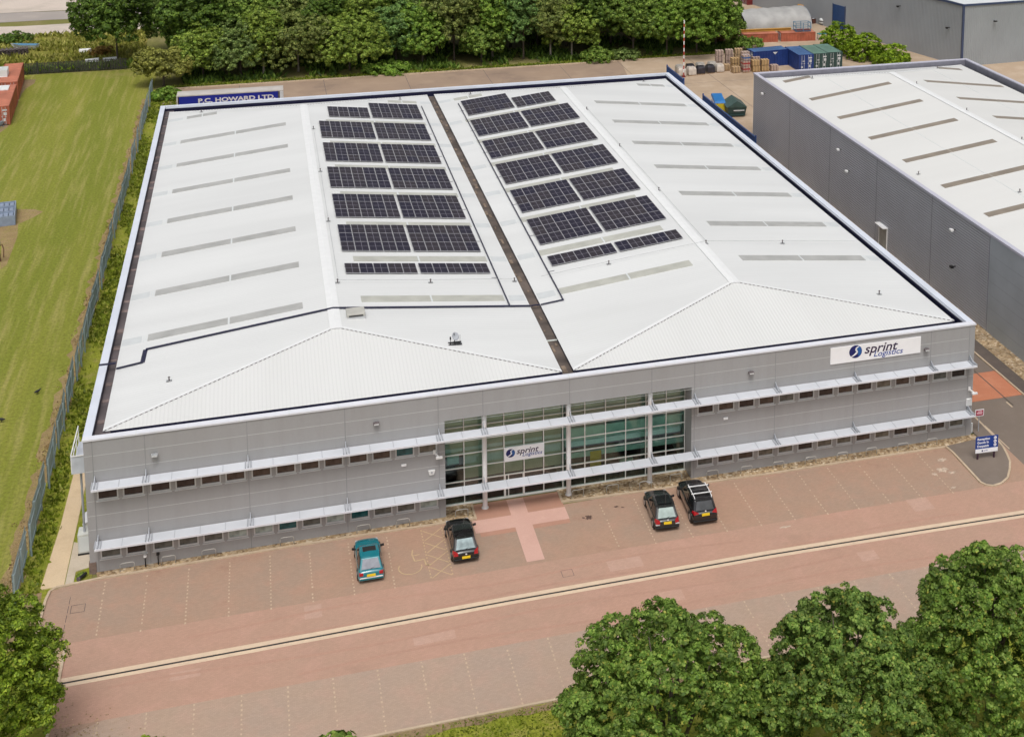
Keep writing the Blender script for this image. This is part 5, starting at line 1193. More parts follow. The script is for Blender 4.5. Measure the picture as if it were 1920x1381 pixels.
# boxes on the slabs by the left corner
t = thing('utility_cabinet', 'white boxy cabinet on a dark base beside the left corner', 'cabinet', (-.56, 2.75, .02)); MB().box(-.4, .42, -.55, .55, 0, .08).build('base', M['black'], t); MB().box(-.38, .4, -.5, .5, .08, 1.35).build('casing', mat('cabinet_white', (.58, .59, .55), .5), t, bevel=.03); MB().box(-.3, .3, -.515, -.5, .2, 1.2).build('door', M['pale'], t)
t = thing('utility_cabinet', 'white cabinet with sloping lid, behind the boxy cabinet', 'cabinet', (-.5, 4.9, .02)); MB().hexa([(-.3, -.7, 0), (.4, -.7, 0), (.4, .7, 0), (-.3, .7, 0), (-.3, -.7, .9), (.4, -.7, 1.3), (.4, .7, 1.3), (-.3, .7, .9)]).build('casing', mat('cabinet_pale', (.62, .62, .59), .5), t, bevel=.02); MB().hexa([(-.36, -.75, .9), (.42, -.75, 1.35), (.42, .75, 1.35), (-.36, .75, .9), (-.36, -.75, .95), (.42, -.75, 1.4), (.42, .75, 1.4), (-.36, .75, .95)]).build('lid', M['white'], t)
t = thing('drain_pipe', 'short black drain pipe lying at the left front corner', 'pipe', (-.42, -.42, .08), R(-40)); MB().tube([(0, -.3, .08), (0, .3, .12)], .1, 10).build('pipe', M['black'], t); MB().tube([(0, -.36, .08), (0, -.26, .08)], .125, 10).build('collar', M['gutter'], t)
# ------------------------------------------------------------------ parked cars (front towards the building)
plate = mat('plate_yellow', (.75, .52, .02), .4, 0, .05); red = mat('tail_red', (.42, .008, .015), .2, 0, .1, coat=.5); clear = mat('lamp_clear', (.5, .5, .52), .2)
def car(label, loc, rz, L_, W_, H_, paint, rearglass, kind):
    t = thing('parked_car', label, 'car', loc, rz, 'cars parked in front of the building')
    h, w_ = L_/2, W_/2; suv = kind == 'suv'; old = kind == 'old'
    zb = .92 if suv else .82; zh = zb-.02           # belt height at the doors
    cl = .24 if suv else .17
    # (y, half width, bottom, shoulder height)
    st = [(-h, .80, .42, zb-.22), (-h+.05, .90, .30, zb-.08), (-h+.22, .965, cl+.03, zb+.03), (-h+.8, 1., cl, zb+.05), (0, 1., cl, zb+.02), (h-1.35, 1., cl, zb+.03), (h-.85, .99, cl, zb-.0), (h-.35, .94, cl+.02, zb-.08), (h-.10, .85, .26, zb-.16), (h, .70, .36, zb-.26)]
    b = MB(); rings = []
    for y, f, z0, z1 in st:
        w = w_*f; m = z0+(z1-z0)*.55
        r_ = [(w*.90, z0), (w*.985, z0+.10), (w, m), (w*.97, z1-.06), (w*.88, z1), (w*.45, z1+.025), (0, z1+.035)]
        rings.append([(x, y, z) for x, z in r_]+[(-x, y, z) for x, z in r_[-2::-1]])
    k = len(rings[0])
    for r0, r1 in zip(rings[:-1], rings[1:]):
        for i in range(k-1): b.face(r0[i], r1[i], r1[i+1], r0[i+1])
        b.face(r0[k-1], r1[k-1], r1[0], r0[0])
    b.face(*rings[0]); b.face(*rings[-1][::-1])
    bd = b.build('body', paint, t, smooth=True, weld=True); bd.modifiers.new('s', 'SUBSURF').levels = 1; bd.modifiers['s'].render_levels = 2
    # cabin
    yr0, yf0 = -h+(.22 if not old else .18), h-(1.18 if not suv else 1.15); yr1, yf1 = -h+(.72 if kind != 'suv' else .55), h-(2.0 if not suv else 1.95)
    if old: yr1 = -h+.62
    wb, wt = w_*.93, w_*.74; z0, z1 = zb-.03, H_
    def lo(y): return z0
    C = [(-wb*.93, yr0, z0), (wb*.93, yr0, z0), (wb*.9, yf0, z0), (-wb*.9, yf0, z0), (-wt*.93, yr1, z1-.07), (wt*.93, yr1, z1-.07), (wt*.93, yf1, z1-.05), (-wt*.93, yf1, z1-.05)]
    ym = (yr1+yf1)/2; mid = [(-wt, ym, z1-.02), (wt, ym, z1-.02), (wb*1.0, ym, z0), (-wb*1.0, ym, z0)]
    b = MB(); P = C+mid+[(0, yr1, z1-.068), (0, ym, z1+.02), (0, yf1+.03, z1-.015), (0, yr0-.05, z0), (0, yf0+.07, z0)]
    b.mesh(P, [(0, 1, 5, 12, 4), (2, 16, 14, 6), (16, 3, 7, 14), (4, 12, 13, 8), (12, 5, 9, 13), (8, 13, 14, 7), (13, 9, 6, 14), (1, 10, 9, 5), (10, 2, 6, 9), (0, 4, 8, 11), (11, 8, 7, 3)])
    cb_ = b.build('cabin', paint, t, smooth=False, bevel=.05)
    def pane(nm, q, m, s=.82, off=.03, cx=None):
        q = [Vector(p) for p in q]; c = sum(q, Vector())/len(q); n = (q[1]-q[0]).cross(q[-1]-q[0]).normalized()
        if n.dot(c-Vector((0, ym, .9))) < 0: n = -n
        q = [c+(p-c)*s+n*off for p in q]; q2 = [p-n*.03 for p in q]
        m_ = MB(); m_.face(*q)
        for i in range(len(q)): j = (i+1) % len(q); m_.face(q[i], q2[i], q2[j], q[j])
        return m_.build(nm, m, t)
    pane('rear_window', [C[0], C[1], C[5], C[4]], rearglass, .80, .035)
    pane('windscreen', [C[2], C[3], C[7], C[6]], M['gcar'], .86, .045)
    for s, (a, m0, f0, f1, m1, a1) in ((1, (C[1], mid[2], C[2], C[6], mid[1], C[5])), (-1, (C[0], mid[3], C[3], C[7], mid[0], C[4]))):
        pane('side_window', [a, m0, m1, a1], M['gcar'], .80); pane('side_window', [m0, f0, f1, m1], M['gcar'], .80)
    # wheels
    for sy in (-h+.72, h-.75):
        for s in (-1, 1):
            rr = .34 if suv else .30
            wl = MB().tube([(s*(w_-.2), sy, rr), (s*(w_+.012), sy, rr)], rr, 20).build('wheel', M['rubber'], t); MB().tube([(s*(w_-.02), sy, rr), (s*(w_+.02), sy, rr)], rr*.62, 14).build('rim', M['alloy'], wl)
            MB().tube([(s*(w_-.15), sy, rr+.02), (s*(w_+.004), sy, rr+.02)], rr+.07, 20).build('wheel_arch', M['black'], t)
    # lamps
    for s in (-1, 1):
        if old: MB().box(s*w_*.74-.12, s*w_*.74+.12, -h-.005, -h+.15, .56, .74).build('tail_light', red, t, bevel=.02)
        elif suv: MB().mesh([(s*w_*.50, -h+.05, .80), (s*w_*.88, -h+.05, .78), (s*w_*.955, -h+.40, .86), (s*w_*.52, -h+.07, .90), (s*w_*.85, -h+.10, .98), (s*w_*.90, -h+.36, .99)], [(0, 1, 4, 3), (1, 2, 5, 4), (3, 4, 5), (0, 3, 5, 2), (0, 2, 1)]).build('tail_light', red, t)
        else:
            z_ = .62 if kind == 'five' else .60
            MB().mesh([(s*w_*.58, -h-.005, z_), (s*w_*.88, -h+.03, z_-.02), (s*w_*.965, -h+.30, z_+.03), (s*w_*.60, -h+.02, z_+.22), (s*w_*.84, -h+.07, z_+.25), (s*w_*.93, -h+.30, z_+.27)], [(0, 1, 4, 3), (1, 2, 5, 4), (3, 4, 5), (0, 3, 5, 2), (0, 2, 1)]).build('tail_light', red, t)
            if kind == 'five': MB().box(s*w_*.76-.14, s*w_*.76+.14, -h-.0, -h+.1, .50, .58).build('reflector', clear, t, bevel=.02)
        MB().box(s*w_*.66-.17, s*w_*.66+.17, h-.34, h-.07, .50, .655).build('headlight', clear, t, bevel=.04)
        MB().hexa([(s*(w_-.05), h-1.52, zb+.02), (s*(w_+.19), h-1.50, zb+.05), (s*(w_+.19), h-1.38, zb+.05), (s*(w_-.05), h-1.36, zb+.02), (s*(w_-.05), h-1.52, zb+.12), (s*(w_+.17), h-1.50, zb+.19), (s*(w_+.17), h-1.40, zb+.19), (s*(w_-.05), h-1.38, zb+.12)]).build('mirror', M['black'], t, bevel=.02)
    zp = {'old': .50, 'golf': .40, 'five': .58, 'suv': .72}[kind]
    pl = MB().hexa([(-.26, -h-.045, zp), (.26, -h-.045, zp), (.26, -h+.05, zp), (-.26, -h+.05, zp), (-.26, -h-.02, zp+.14), (.26, -h-.02, zp+.14), (.26, -h+.05, zp+.14), (-.26, -h+.05, zp+.14)]).build('number_plate', plate, t)
    bm = M['black'] if not old else paint
    MB().hexa([(-w_*.90, -h-.02, .26), (w_*.90, -h-.02, .26), (w_*.97, -h+.3, .24), (-w_*.97, -h+.3, .24), (-w_*.88, -h-.035, .38), (w_*.88, -h-.035, .38), (w_*.99, -h+.3, .42), (-w_*.99, -h+.3, .42)]).build('bumper', bm, t, bevel=.03)
    if old:
        MB().box(-w_*.86, w_*.86, -h-.03, -h+.02, .40, .45).build('bumper_strip', M['white'], t)
        MB().hexa([(-.40, yf1-.72, z1-.03), (.40, yf1-.72, z1-.03), (.40, yf1-.2, z1-.03), (-.40, yf1-.2, z1-.03), (-.40, yf1-.72, z1+.02), (.40, yf1-.72, z1+.02), (.40, yf1-.2, z1+.012), (-.40, yf1-.2, z1+.012)]).build('sunroof', M['gcar'], t)
    else:
        MB().disc((0, -h+.0, zp+.27), .055).build('emblem', M['white'], t).location = (0, -.03 if kind != 'suv' else .04, .02)
        MB().box(-.55, .55, yr1-.12, yr1+.06, z1-.06, z1-.02).build('spoiler', paint, t, bevel=.02)
    MB().bar((-.05, yr0-.0, zb+.03), (.35, yr0+.12, zb+.14), .025).build('wiper', M['black'], t)
    if suv:
        for s in (-1, 1):
            MB().tube([(s*wt*.86, yr1+.12, z1-.04), (s*wt*.88, yr1+.22, z1+.05), (s*wt*.9, ym, z1+.08), (s*wt*.88, yf1-.2, z1+.06), (s*wt*.86, yf1-.1, z1-.02)], .028, 8).build('roof_rail', M['white'], t)
        for yy in (ym+.42, ym-.48): MB().bar((-wt*1.05, yy, z1+.12), (wt*1.05, yy, z1+.12), .07, .04).build('roof_bar', M['white'], t)
    if kind == 'five':
        MB().hexa([(-wt*.7, yr1+.2, z1+.0), (wt*.7, yr1+.2, z1+.0), (wt*.72, yf1-.15, z1+.0), (-wt*.72, yf1-.15, z1+.0), (-wt*.7, yr1+.2, z1+.022), (wt*.7, yr1+.2, z1+.022), (wt*.72, yf1-.15, z1+.022), (-wt*.72, yf1-.15, z1+.022)]).build('sunroof', M['gcar'], t)
    return t
M['gcar'] = mat('car_glass', (.012, .013, .014), .05, 0, .2, spec=.7)
pt = lambda n, c: mat(n, c, .25, .0, .04, 2., coat=1.)
car('teal hatchback with a dark sunroof parked left of the faded disabled bay', (16.55, -3.95, 0), R(0), 3.95, 1.62, 1.42, pt('paint_teal', (.0, .165, .205)), mat('rear_glass_grey', (.20, .21, .24), .1, .3, .2, 3), 'old')
car('black hatchback parked by the hatched markings left of the pink paving', (22.42, -3.45, 0), R(0), 4.2, 1.72, 1.47, pt('paint_black', (.006, .006, .007)), mat('rear_glass_sky_tint', (.22, .28, .29), .08, .4, .4, 2.5), 'golf')  # rear glass colour carries the pale sky reflection
car('dark grey hatchback with sky reflected pale in its rear window parked beside the car with roof bars', (35.72, -3.72, 0), R(-4), 4.1, 1.72, 1.47, pt('paint_dark_grey', (.016, .017, .017)), mat('rear_glass_sky_aqua', (.30, .37, .35), .08, .3, .2, 2.5), 'five')  # sky reflection put into the aqua colour of the rear glass
car('black tall crossover with white roof bars parked at the right end', (38.3, -3.5, 0), R(-2.5), 4.5, 1.80, 1.60, pt('paint_black_suv', (.006, .006, .008)), mat('rear_glass_smoke', (.09, .095, .10), .1, .3, .2, 2.5), 'suv')
# ------------------------------------------------------------------ trees
def tufts(rng, lobes, n, r_t, leaf, k, inner=.25, gap=-1.0, jit=.24):
    """leaf quads gathered in tufts over the surface of overlapping lobes (and some inside)"""
    lobes = np.array(lobes, float)                     # x y z rx ry rz
    area = (lobes[:, 3]*lobes[:, 4]*lobes[:, 5])**(2/3); pr = area/area.sum()
    C = []; D = []
    while len(C) < n:
        li = rng.choice(len(lobes), p=pr); L_ = lobes[li]
        d = rng.normal(size=3); d /= np.linalg.norm(d)
        if d[2] < -.55: continue
        ins = rng.random() < inner
        f = rng.uniform(.35, .85) if ins else rng.uniform(.86, 1.06)
        p = L_[:3]+d*L_[3:]*f
        if not ins:
            e = ((p-lobes[:, :3])/lobes[:, 3:]); e = (e*e).sum(1); e[li] = 9
            if (e < .72).any(): continue
        if not ins and math.sin(1.9*p[0]+.7*p[2])+math.sin(2.1*p[1]+1.1*p[0])+math.sin(2.3*p[2]+.5*p[1]) < gap: continue
        C.append(p); D.append(d)
    C = np.array(C); D = np.array(D); m = len(C)
    rt = r_t*rng.uniform(.6, 1.35, (m, 1, 1))
    g = rng.normal(size=(m, k, 3)); g /= np.linalg.norm(g, axis=2, keepdims=True)
    up = np.array([0, 0, .55])
    bias = D[:, None, :]*.9+up
    g = g+bias*.75; g /= np.linalg.norm(g, axis=2, keepdims=True)
    P = C[:, None, :]+g*rt*rng.uniform(.55, 1.0, (m, k, 1))*np.array([1, 1, .8])
    nrm = g*.9+up*.4+rng.normal(size=(m, k, 3))*jit; nrm /= np.linalg.norm(nrm, axis=2, keepdims=True)
    P = P.reshape(-1, 3); nrm = nrm.reshape(-1, 3); N_ = len(P)
    a = np.cross(nrm, rng.normal(size=(N_, 3))); a /= np.linalg.norm(a, axis=1, keepdims=True); b = np.cross(nrm, a)
    s = leaf*rng.uniform(.6, 1.3, (N_, 1)); w = s*rng.uniform(.5, .8, (N_, 1))
    droop = nrm*s*.22
    V = np.stack([P-a*s-droop, P-b*w+droop*.3, P+a*s-droop, P+b*w+droop*.3], 1).reshape(-1, 3)
    F = np.arange(N_*4).reshape(-1, 4)
    return V, F
bark = mat('bark', (.10, .08, .06), .9, 0, .3, 4); bark2 = mat('pale_bark', (.30, .27, .22), .9, 0, .3, 4)
def trunk(t, H_, r, lobes, rng, m=None, lean=(0, 0)):
    b = MB(); top = (lean[0], lean[1], H_*.72)
    b.tube([(0, 0, -.1), (lean[0]*.15, lean[1]*.15, .5), (lean[0]*.5, lean[1]*.5, H_*.35), top], [r*1.35, r, r*.75, r*.25], 9)
    for L_ in lobes[:7]:
        f = rng.uniform(.2, .5); s = Vector((lean[0]*f*1.2, lean[1]*f*1.2, H_*f*.8)); e = Vector(L_[:3]); mid = s.lerp(e, .5)+Vector((0, 0, -.1*H_*rng.random()*.5))
        b.tube([s, mid, e], [r*.5, r*.3, r*.08], 6)
    return b.build('trunk', m or bark, t, smooth=True)
def crown_lobes(rng, R_, Hc, zc, n, sq=.45):
    """main ovoid plus uneven side lobes"""
    L_ = [(0, 0, zc, R_*.74, R_*.74, Hc*.78)]
    for i in range(n):
        a = 2*math.pi*(i+rng.uniform(-.35, .35))/n*1.0*(2 if i % 2 else 1); e = rng.uniform(-.55, .85); ce = math.sqrt(max(0, 1-e*e))
        q = rng.uniform(.30, sq)
        L_.append((R_*.66*ce*math.cos(a), R_*.66*ce*math.sin(a), zc+Hc*.70*e, R_*q, R_*q*rng.uniform(.8, 1.15), Hc*q*rng.uniform(.75, 1.25)))
    return L_
def bushy_lobes(rng, R_, Hc, zc, n, cone=.25):
    """core plus many small boughs all over it, narrower towards the top"""
    L_ = [(0, 0, zc-.05*Hc, R_*.80, R_*.80, Hc*.82)]; g = math.pi*(3-math.sqrt(5))
    for i in range(n):
        e = 1-1.55*(i+.5)/n; a = g*i+rng.uniform(-.3, .3); ce = math.sqrt(max(0, 1-e*e))*(1-cone*max(0, e))
        k = rng.uniform(.72, .92); q = R_*rng.uniform(.15, .27)
        L_.append((R_*k*ce*math.cos(a), R_*k*ce*math.sin(a), zc+Hc*k*e*1.02, q, q*rng.uniform(.8, 1.2), q*rng.uniform(.8, 1.25)))
    return L_
def tree(name, label, cat, loc, H_, R_, zc, Hc, nl, n, rt, leaf, k, lm, seed, group=None, bk=None, tr=.2, inner=.25, lobes=None, sq=.45, lean=(0, 0), cone=None):
    rng = np.random.default_rng(seed); t = thing(name, label, cat, loc, 0, group)
    if cone is not None: lobes = bushy_lobes(rng, R_, Hc, zc, nl, cone)
    L_ = lobes or crown_lobes(rng, R_, Hc, zc, nl, sq)
    V, F = tufts(rng, L_, n, rt, leaf, k, inner)
    nm_mesh('crown', V, F, lm, t); trunk(t, H_, tr, L_, rng, bk, lean)
    return t
G1 = leaf_mat('leaf_maple', (.075, .145, .020), (.165, .275, .040), (.29, .40, .080), .3, yellow=(.42, .40, .07))
G1b = leaf_mat('leaf_maple_b', (.07, .135, .023), (.15, .25, .044), (.265, .365, .08), .3, yellow=(.42, .37, .07))
G2 = leaf_mat('leaf_lime', (.09, .15, .013), (.20, .30, .02), (.37, .46, .05), .3)
FG = 'broad leafy trees along the near verge'
tree('maple_tree', 'large rounded maple, leftmost of the three big near trees', 'tree', (28.75, -29.0, 0), 10.3, 5.05, 5.3, 4.75, 60, 2600, .31, .088, 46, G1, 101, FG, tr=.28, inner=.12, cone=.12)
tree('maple_tree', 'middle one of the three big near maples', 'tree', (37.5, -29.9, 0), 10, 4.2, 5.4, 4.7, 52, 2050, .31, .088, 46, G1b, 102, FG, tr=.26, inner=.12, cone=.2)
tree('maple_tree', 'tallest near maple, in the right corner of the picture', 'tree', (45.5, -29.8, 0), 12, 4.5, 6.0, 5.7, 60, 2600, .31, .088, 46, G1, 103, FG, tr=.3, inner=.12, cone=.38)
tree('maple_tree', 'bright yellow green tree at the lower left edge beside the kerb', 'tree', (-3.3, -16.6, 0), 10, 3.8, 5.3, 4.8, 46, 1700, .34, .08, 46, G2, 104, FG, tr=.2, inner=.12, cone=.3)
tree('young_tree', 'thin treetop poking in at the bottom edge, left of two', 'tree', (5.3, -25.4, 0), 7.2, 1.5, 5.0, 1.7, 6, 90, .3, .14, 16, G2, 105, 'young treetops at the bottom edge', tr=.08)
tree('young_tree', 'leafy treetop poking in at the bottom edge, right of two', 'tree', (13.2, -27.6, 0), 7.4, 1.7, 5.2, 1.9, 6, 150, .34, .15, 18, G1, 106, 'young treetops at the bottom edge', tr=.08)
# belt of trees behind the yard
LM = {
 'olive': leaf_mat('leaf_olive', (0.148, 0.163, 0.034), (0.290, 0.304, 0.062), (0.445, 0.438, 0.103), .3),
 'mid': leaf_mat('leaf_mid', (0.071, 0.144, 0.019), (0.174, 0.279, 0.040), (0.309, 0.414, 0.078), .28),
 'grey': leaf_mat('leaf_grey_green', (0.071, 0.129, 0.031), (0.169, 0.249, 0.060), (0.293, 0.377, 0.105), .25),
 'yel': leaf_mat('leaf_yellow_green', (0.097, 0.169, 0.023), (0.226, 0.326, 0.043), (0.380, 0.475, 0.083), .3),
 'dark': leaf_mat('leaf_dark', (0.040, 0.085, 0.013), (0.096, 0.173, 0.021), (0.193, 0.291, 0.043), .25),
 'blue': leaf_mat('leaf_blue_green', (0.062, 0.139, 0.034), (0.149, 0.269, 0.064), (0.262, 0.398, 0.107), .28),
 'bright': leaf_mat('leaf_bright', (0.078, 0.169, 0.018), (0.189, 0.326, 0.039), (0.339, 0.475, 0.078), .3),
 'brn': leaf_mat('leaf_brownish', (0.088, 0.129, 0.028), (0.189, 0.239, 0.052), (0.319, 0.356, 0.092), .25)}
HUE = {'olive': 'olive', 'mid': 'mid green', 'grey': 'grey green', 'yel': 'yellow green', 'dark': 'dark green', 'blue': 'bluish green', 'bright': 'bright green', 'brn': 'brownish green'}
# x, y, height, radius, hue, note, foliage starts low?
FR = [(-10.2, 140.5, 15.0, 4.6, 'dark', 'big dark tree standing apart at the left end of the belt', 1),
      (-2.6, 125.0, 5.6, 3.3, 'olive', 'small spreading olive tree at the corner of the yard by the fence end', 0),
      (2.8, 128.5, 8.0, 3.3, 'yel', 'small yellow green tree right of the olive tree behind the blue trailer', 1),
      (8.2, 128.0, 8.4, 3.9, 'grey', 'rounded grey green tree behind the middle of the blue trailer', 1),
      (11.5, 127.2, 10.6, 2.3, 'yel', 'slim yellow green tree with a bare stem behind the trailer end', 0),
      (16.6, 128.8, 10.0, 4.6, 'brn', 'broad brownish green tree right of the slim bare stemmed one', 1),
      (24.2, 127.6, 8.6, 4.7, 'yel', 'wide feathery yellow green tree overhanging the yard kerb', 1),
      (31.5, 130.2, 10.0, 3.5, 'blue', 'bluish green tree in the recess behind the low green bank', 1),
      (35.4, 128.2, 9.4, 3.3, 'bright', 'bright green tree right of the bluish one', 1),
      (40.6, 130.0, 13.5, 4.2, 'brn', 'tall brownish green tree behind the left roof valley', 0),
      (44.6, 127.6, 6.2, 2.8, 'mid', 'low dense green tree at the foot of the tall brownish one', 1),
      (46.6, 129.2, 13.8, 3.4, 'bright', 'tall bright green tree left of the pale trunks', 0),
      (51.4, 128.0, 12.6, 3.2, 'blue', 'bluish green tree on a thin dark trunk', 0),
      (55.6, 127.0, 11.4, 3.2, 'brn', 'tree on a pale slender trunk near the middle of the belt', 0),
      (59.0, 126.6, 9.4, 3.4, 'yel', 'yellow green tree right of the pale slender trunk', 0),
      (64.0, 128.6, 13.2, 3.8, 'dark', 'dark tall tree behind the low shrub on the yard edge', 0),
      (69.2, 126.4, 11.6, 4.3, 'mid', 'full green tree left of the striped mast', 0),
      (74.6, 125.4, 10.6, 3.9, 'bright', 'bright green tree directly behind the striped mast', 0),
      (79.6, 125.0, 13.6, 5.2, 'bright', 'largest bright green tree at the right end of the belt', 1),
      (83.8, 127.6, 9.0, 3.4, 'mid', 'green tree at the right end beside the grey shelter', 1)]
for i, (x, y, H_, R_, hu, lab, low) in enumerate(FR):
    R_ *= 1.28; zc = H_*.50 if low else H_*.56; Hc = H_*.52 if low else H_*.48
    n = int(190*(R_/3)**1.3*(Hc/4)+160)
    tree('broadleaf_tree', lab, 'tree', (x, y, 0), H_, R_, zc, Hc, 20, int(n*1.55), .50, .155, 40, LM[hu], 200+i, 'tree belt behind the yard', bark2 if 'pale' in lab or 'bare' in lab else bark, tr=.16, inner=.3, sq=.5)
# second and third ranks fill the belt to the top of the picture
rq = random.Random(77); cyc = ['dark', 'mid', 'brn', 'dark', 'yel', 'mid', 'grey', 'dark']
SIDE = ['far left', 'left', 'left of centre', 'centre', 'right of centre', 'right']
proto = {}
k = 0
for row, (y0, xs, hh) in enumerate(((136.0, [3, 9.5, 14, 20.5, 27.5, 34, 38.5, 44, 50, 55, 61, 67, 72.5, 78], (11.5, 14.5)), (145, [-2, 5, 12, 18, 31, 37, 43, 49, 56, 63, 69, 75], (11, 15)))):
    for x in xs:
        hu = cyc[k % 8]; key = hu
        H_ = rq.uniform(*hh); x += rq.uniform(-1, 1); y = y0+rq.uniform(-2, 2)
        rank = ('second', 'third')[row]; 
        lab = '%s treetop in the %s rank of the belt, %s from the left' % (HUE[hu], rank, ['first', 'second', 'third', 'fourth', 'fifth', 'sixth', 'seventh', 'eighth', 'ninth', 'tenth', 'eleventh', 'twelfth', 'thirteenth', 'fourteenth'][xs.index(min(xs, key=lambda q: abs(q-x)))])
        if key not in proto:
            t = tree('broadleaf_tree', lab, 'tree', (x, y, 0), 12.5, 5.0, 6.6, 6.1, 20, 1000, .52, .17, 36, LM[hu], 300+k, 'tree belt behind the yard', tr=.18, inner=.3, sq=.5); proto[key] = t
        else:
            t = copy_tree(proto[key]); t.location = (x, y, 0); t['label'] = lab
        s = H_/12.; t.scale = (s*rq.uniform(.9, 1.1), s*rq.uniform(.9, 1.1), s); t.rotation_euler = (0, 0, rq.uniform(0, 6.28)); k += 1
def shrub(label, loc, R_, Hc, n, hu, seed, name='shrub', group='shrubs on the yard edge', lm=None):
    rng = np.random.default_rng(seed); t = thing(name, label, 'shrub', loc, 0, group)
    L_ = [(0, 0, Hc*.35, R_*.8, R_*.7, Hc*.6)]+[(R_*.6*math.cos(a), R_*.5*math.sin(a), Hc*.3, R_*.45, R_*.45, Hc*.5) for a in (0.3, 1.6, 2.9, 4.1, 5.3)]
    V, F = tufts(rng, L_, int(n*1.3), .42, .15, 28, .2); nm_mesh('foliage', V, F, lm or LM[hu], t)
    if R_ < .6: t.scale = (.4, .4, .4)
    MB().tube([(0, 0, -.05), (.05, 0, Hc*.5)], [.09, .03], 6).build('stem', bark, t)
shrub('low green bank of shrub spilling to the kerb in the recess', (29.6, 125.0, 0), 3.6, 1.6, 170, 'bright', 401); shrub('round green shrub on the kerb below the dark tree', (62.6, 123.6, 0), 2.5, 2.3, 150, 'mid', 402)
shrub('dark low shrub right of the round one on the kerb', (67.3, 124.0, 0), 2.3, 1.7, 110, 'grey', 403); shrub('small bright bush at the back left corner of the warehouse', (-1.8, 117.0, 0), 1.9, 1.6, 110, 'bright', 404)
shrub('green creeper bush in front of the orange containers', (88.6, 126.4, 0), 3.2, 1.8, 150, 'mid', 405); shrub('rusty brown bush left of the orange containers', (86.6, 130.5, 0), 2.6, 2.6, 120, 'olive', 406, lm=leaf_mat('leaf_rusty', (0.156, 0.065, 0.026), (0.286, 0.130, 0.052), (0.390, 0.221, 0.078), .2))
HB = leaf_mat('leaf_hedge_bright', (0.088, 0.175, 0.009), (0.210, 0.333, 0.014), (0.367, 0.490, 0.035), .3)
for i, (x, y, R_, h_, l) in enumerate(((102.2, 118.6, 2.9, 5.4, 'tallest bright hedge bush at the far end of the row by the grey unit'), (104.6, 113.6, 3.0, 4.4, 'bright hedge bush in the middle of the row by the grey unit'), (107.2, 108.8, 2.9, 3.4, 'lowest bright hedge bush nearest the blue corner of the grey unit'))):
    shrub(l, (x, y, 0), R_, h_*1.0, 300, 'bright', 420+i, 'hedge_bush', 'bright bushes along the grey unit', lm=HB)
shrub('rust coloured weed clump at the foot of the dark tree', (-13.2, 147.5, 0), 1.8, 1.5, 70, 'olive', 440, lm=leaf_mat('leaf_rust', (.20, .10, .02), (.32, .19, .04), (.38, .26, .06), .2))
shrub('dark green bush at the left edge of the meadow', (-28.0, 161.0, 0), 2.8, 2.0, 110, 'dark', 441); shrub('tiny yellow green tuft on the corner of the building', (-.55, -.1, 0), .42, .3, 16, 'yel', 442)
# ------------------------------------------------------------------ rough growth nobody could count
def blades(name, rng, pts, h, wd, m, k=3):
    n = len(pts); P = np.repeat(np.asarray(pts), k, 0); N_ = len(P)
    P = P+np.c_[rng.normal(0, .12, (N_, 2)), np.zeros(N_)]
    a = rng.uniform(0, 2*np.pi, N_); d = np.c_[np.cos(a), np.sin(a), np.zeros(N_)]; H_ = (h*rng.uniform(.4, 1.2, N_))[:, None]
    lean = np.c_[rng.normal(0, .45, (N_, 2)), np.ones(N_)]*H_; w = wd*rng.uniform(.6, 1.3, (N_, 1))
    V = np.stack([P-d*w, P+d*w, P+lean*.6+d*w*.9, P+lean-d*w*.4], 1).reshape(-1, 3)
    o = nm_mesh(name, V, np.arange(N_*4).reshape(-1, 4), m); o['kind'] = 'stuff'; o['label'] = name.replace('_', ' '); return o
rng = np.random.default_rng(55)
wm = leaf_mat('weed_leaf', (.10, .145, .010), (.20, .26, .018), (.33, .36, .06), .3); dm = leaf_mat('dry_leaf', (.20, .13, .05), (.34, .24, .12), (.46, .35, .19), .2); mm = leaf_mat('meadow_leaf', (.16, .17, .025), (.30, .32, .055), (.47, .43, .12), .25)
n = 9000; y = rng.uniform(-2, 121, n); x = rng.uniform(-3.75, -.2, n); keep = ~((y < 17.5) & (x > -2.75)) & (np.sin(y*.45+x)+np.sin(y*.17)+rng.normal(0, .6, n) > -.5)
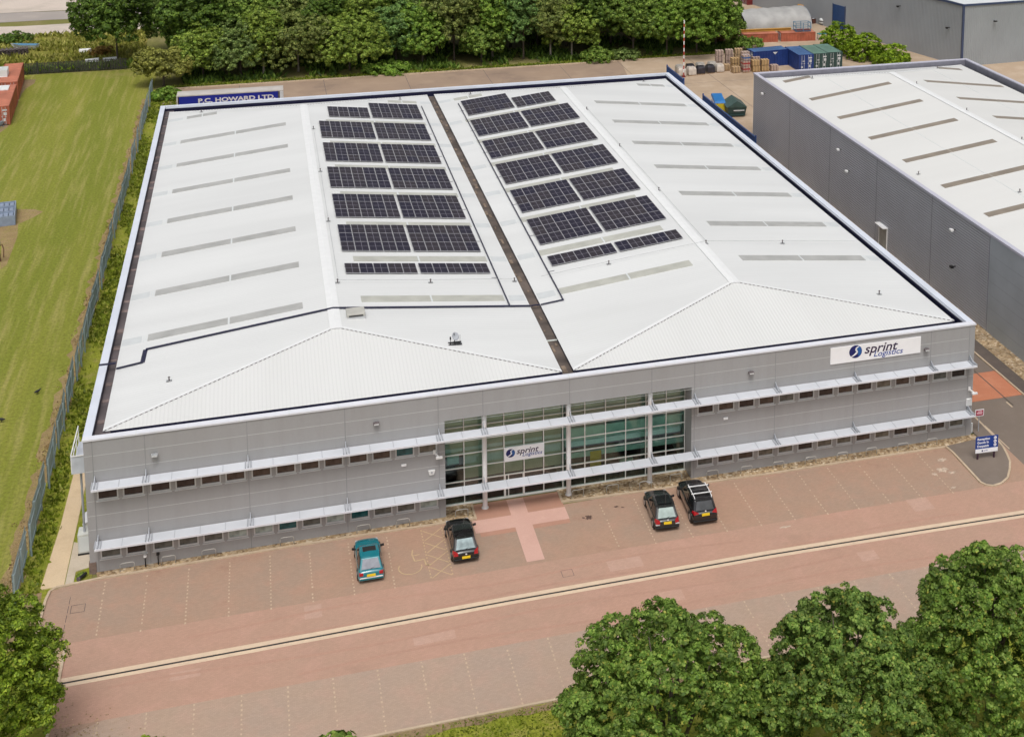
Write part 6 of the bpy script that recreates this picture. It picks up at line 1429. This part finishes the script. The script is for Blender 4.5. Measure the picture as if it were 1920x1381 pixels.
pts = np.c_[x, y, np.full(n, -.016)][keep]; blades('weeds', rng, pts, .25, .085, wm)
n = 1800; y = rng.uniform(-2, 118, n); x = -4.45+rng.normal(0, .3, n); keep = np.sin(y*.9)+np.sin(y*.31+1)+rng.normal(0, .6, n) > -.4; blades('dry_weeds', rng, np.c_[x, y, np.full(n, -.02)][keep], .13, .05, dm)
n = 9000; x = rng.uniform(-48, -7, n); y = rng.uniform(138, 166, n); keep = np.sin(x*.35)+np.sin(y*.6+x*.2)+rng.normal(0, .7, n) > -.7; blades('tall_grass', rng, np.c_[x, y, np.full(n, -.02)][keep], .8, .16, mm, 2)
n = 3000; x = rng.uniform(-1.5, 86, n); y = 122.9+np.abs(rng.normal(0, .7, n)); blades('kerb_weeds', rng, np.c_[x, y, np.full(n, -.06)], .38, .12, wm, 2)
n = 9000; x = rng.uniform(0, 86, n); y = rng.uniform(124.6, 146, n); keep = np.sin(x*.7)+np.sin(x*.23+y*.4)+rng.normal(0, .5, n) > .1; blades('undergrowth', rng, np.c_[x, y, np.full(n, -.06)][keep], .9, .2, LM['dark'], 3)
n = 2600; x = rng.uniform(-45, -6, n); y = 137.8+np.abs(rng.normal(0, .8, n)); blades('hedge_growth', rng, np.c_[x, y, np.full(n, -.02)], 1.1, .2, LM['mid'], 2)
n = 5000; x = rng.uniform(6, 26, n); y = rng.uniform(-27, -19.6, n); blades('verge_grass', rng, np.c_[x, y, np.full(n, .02)], .11, .05, wm, 2)
# fallen leaves and grit in the car park corner
n = 500; x = -.4+np.abs(rng.normal(0, 1.3, n)); y = -15.5+rng.normal(0, 1.2, n); P = np.c_[x, y, np.full(n, .012)]; a = rng.uniform(0, 6.28, n); s = .05*rng.uniform(.4, 1.2, n)
V = np.stack([P+np.c_[np.cos(a+q)*s, np.sin(a+q)*s, np.zeros(n)+.002*i] for i, q in enumerate((0, 1.57, 3.14, 4.71))], 1).reshape(-1, 3); o = nm_mesh('leaf_litter', V, np.arange(n*4).reshape(-1, 4), dm); o['kind'] = 'stuff'; o['label'] = 'leaf litter'
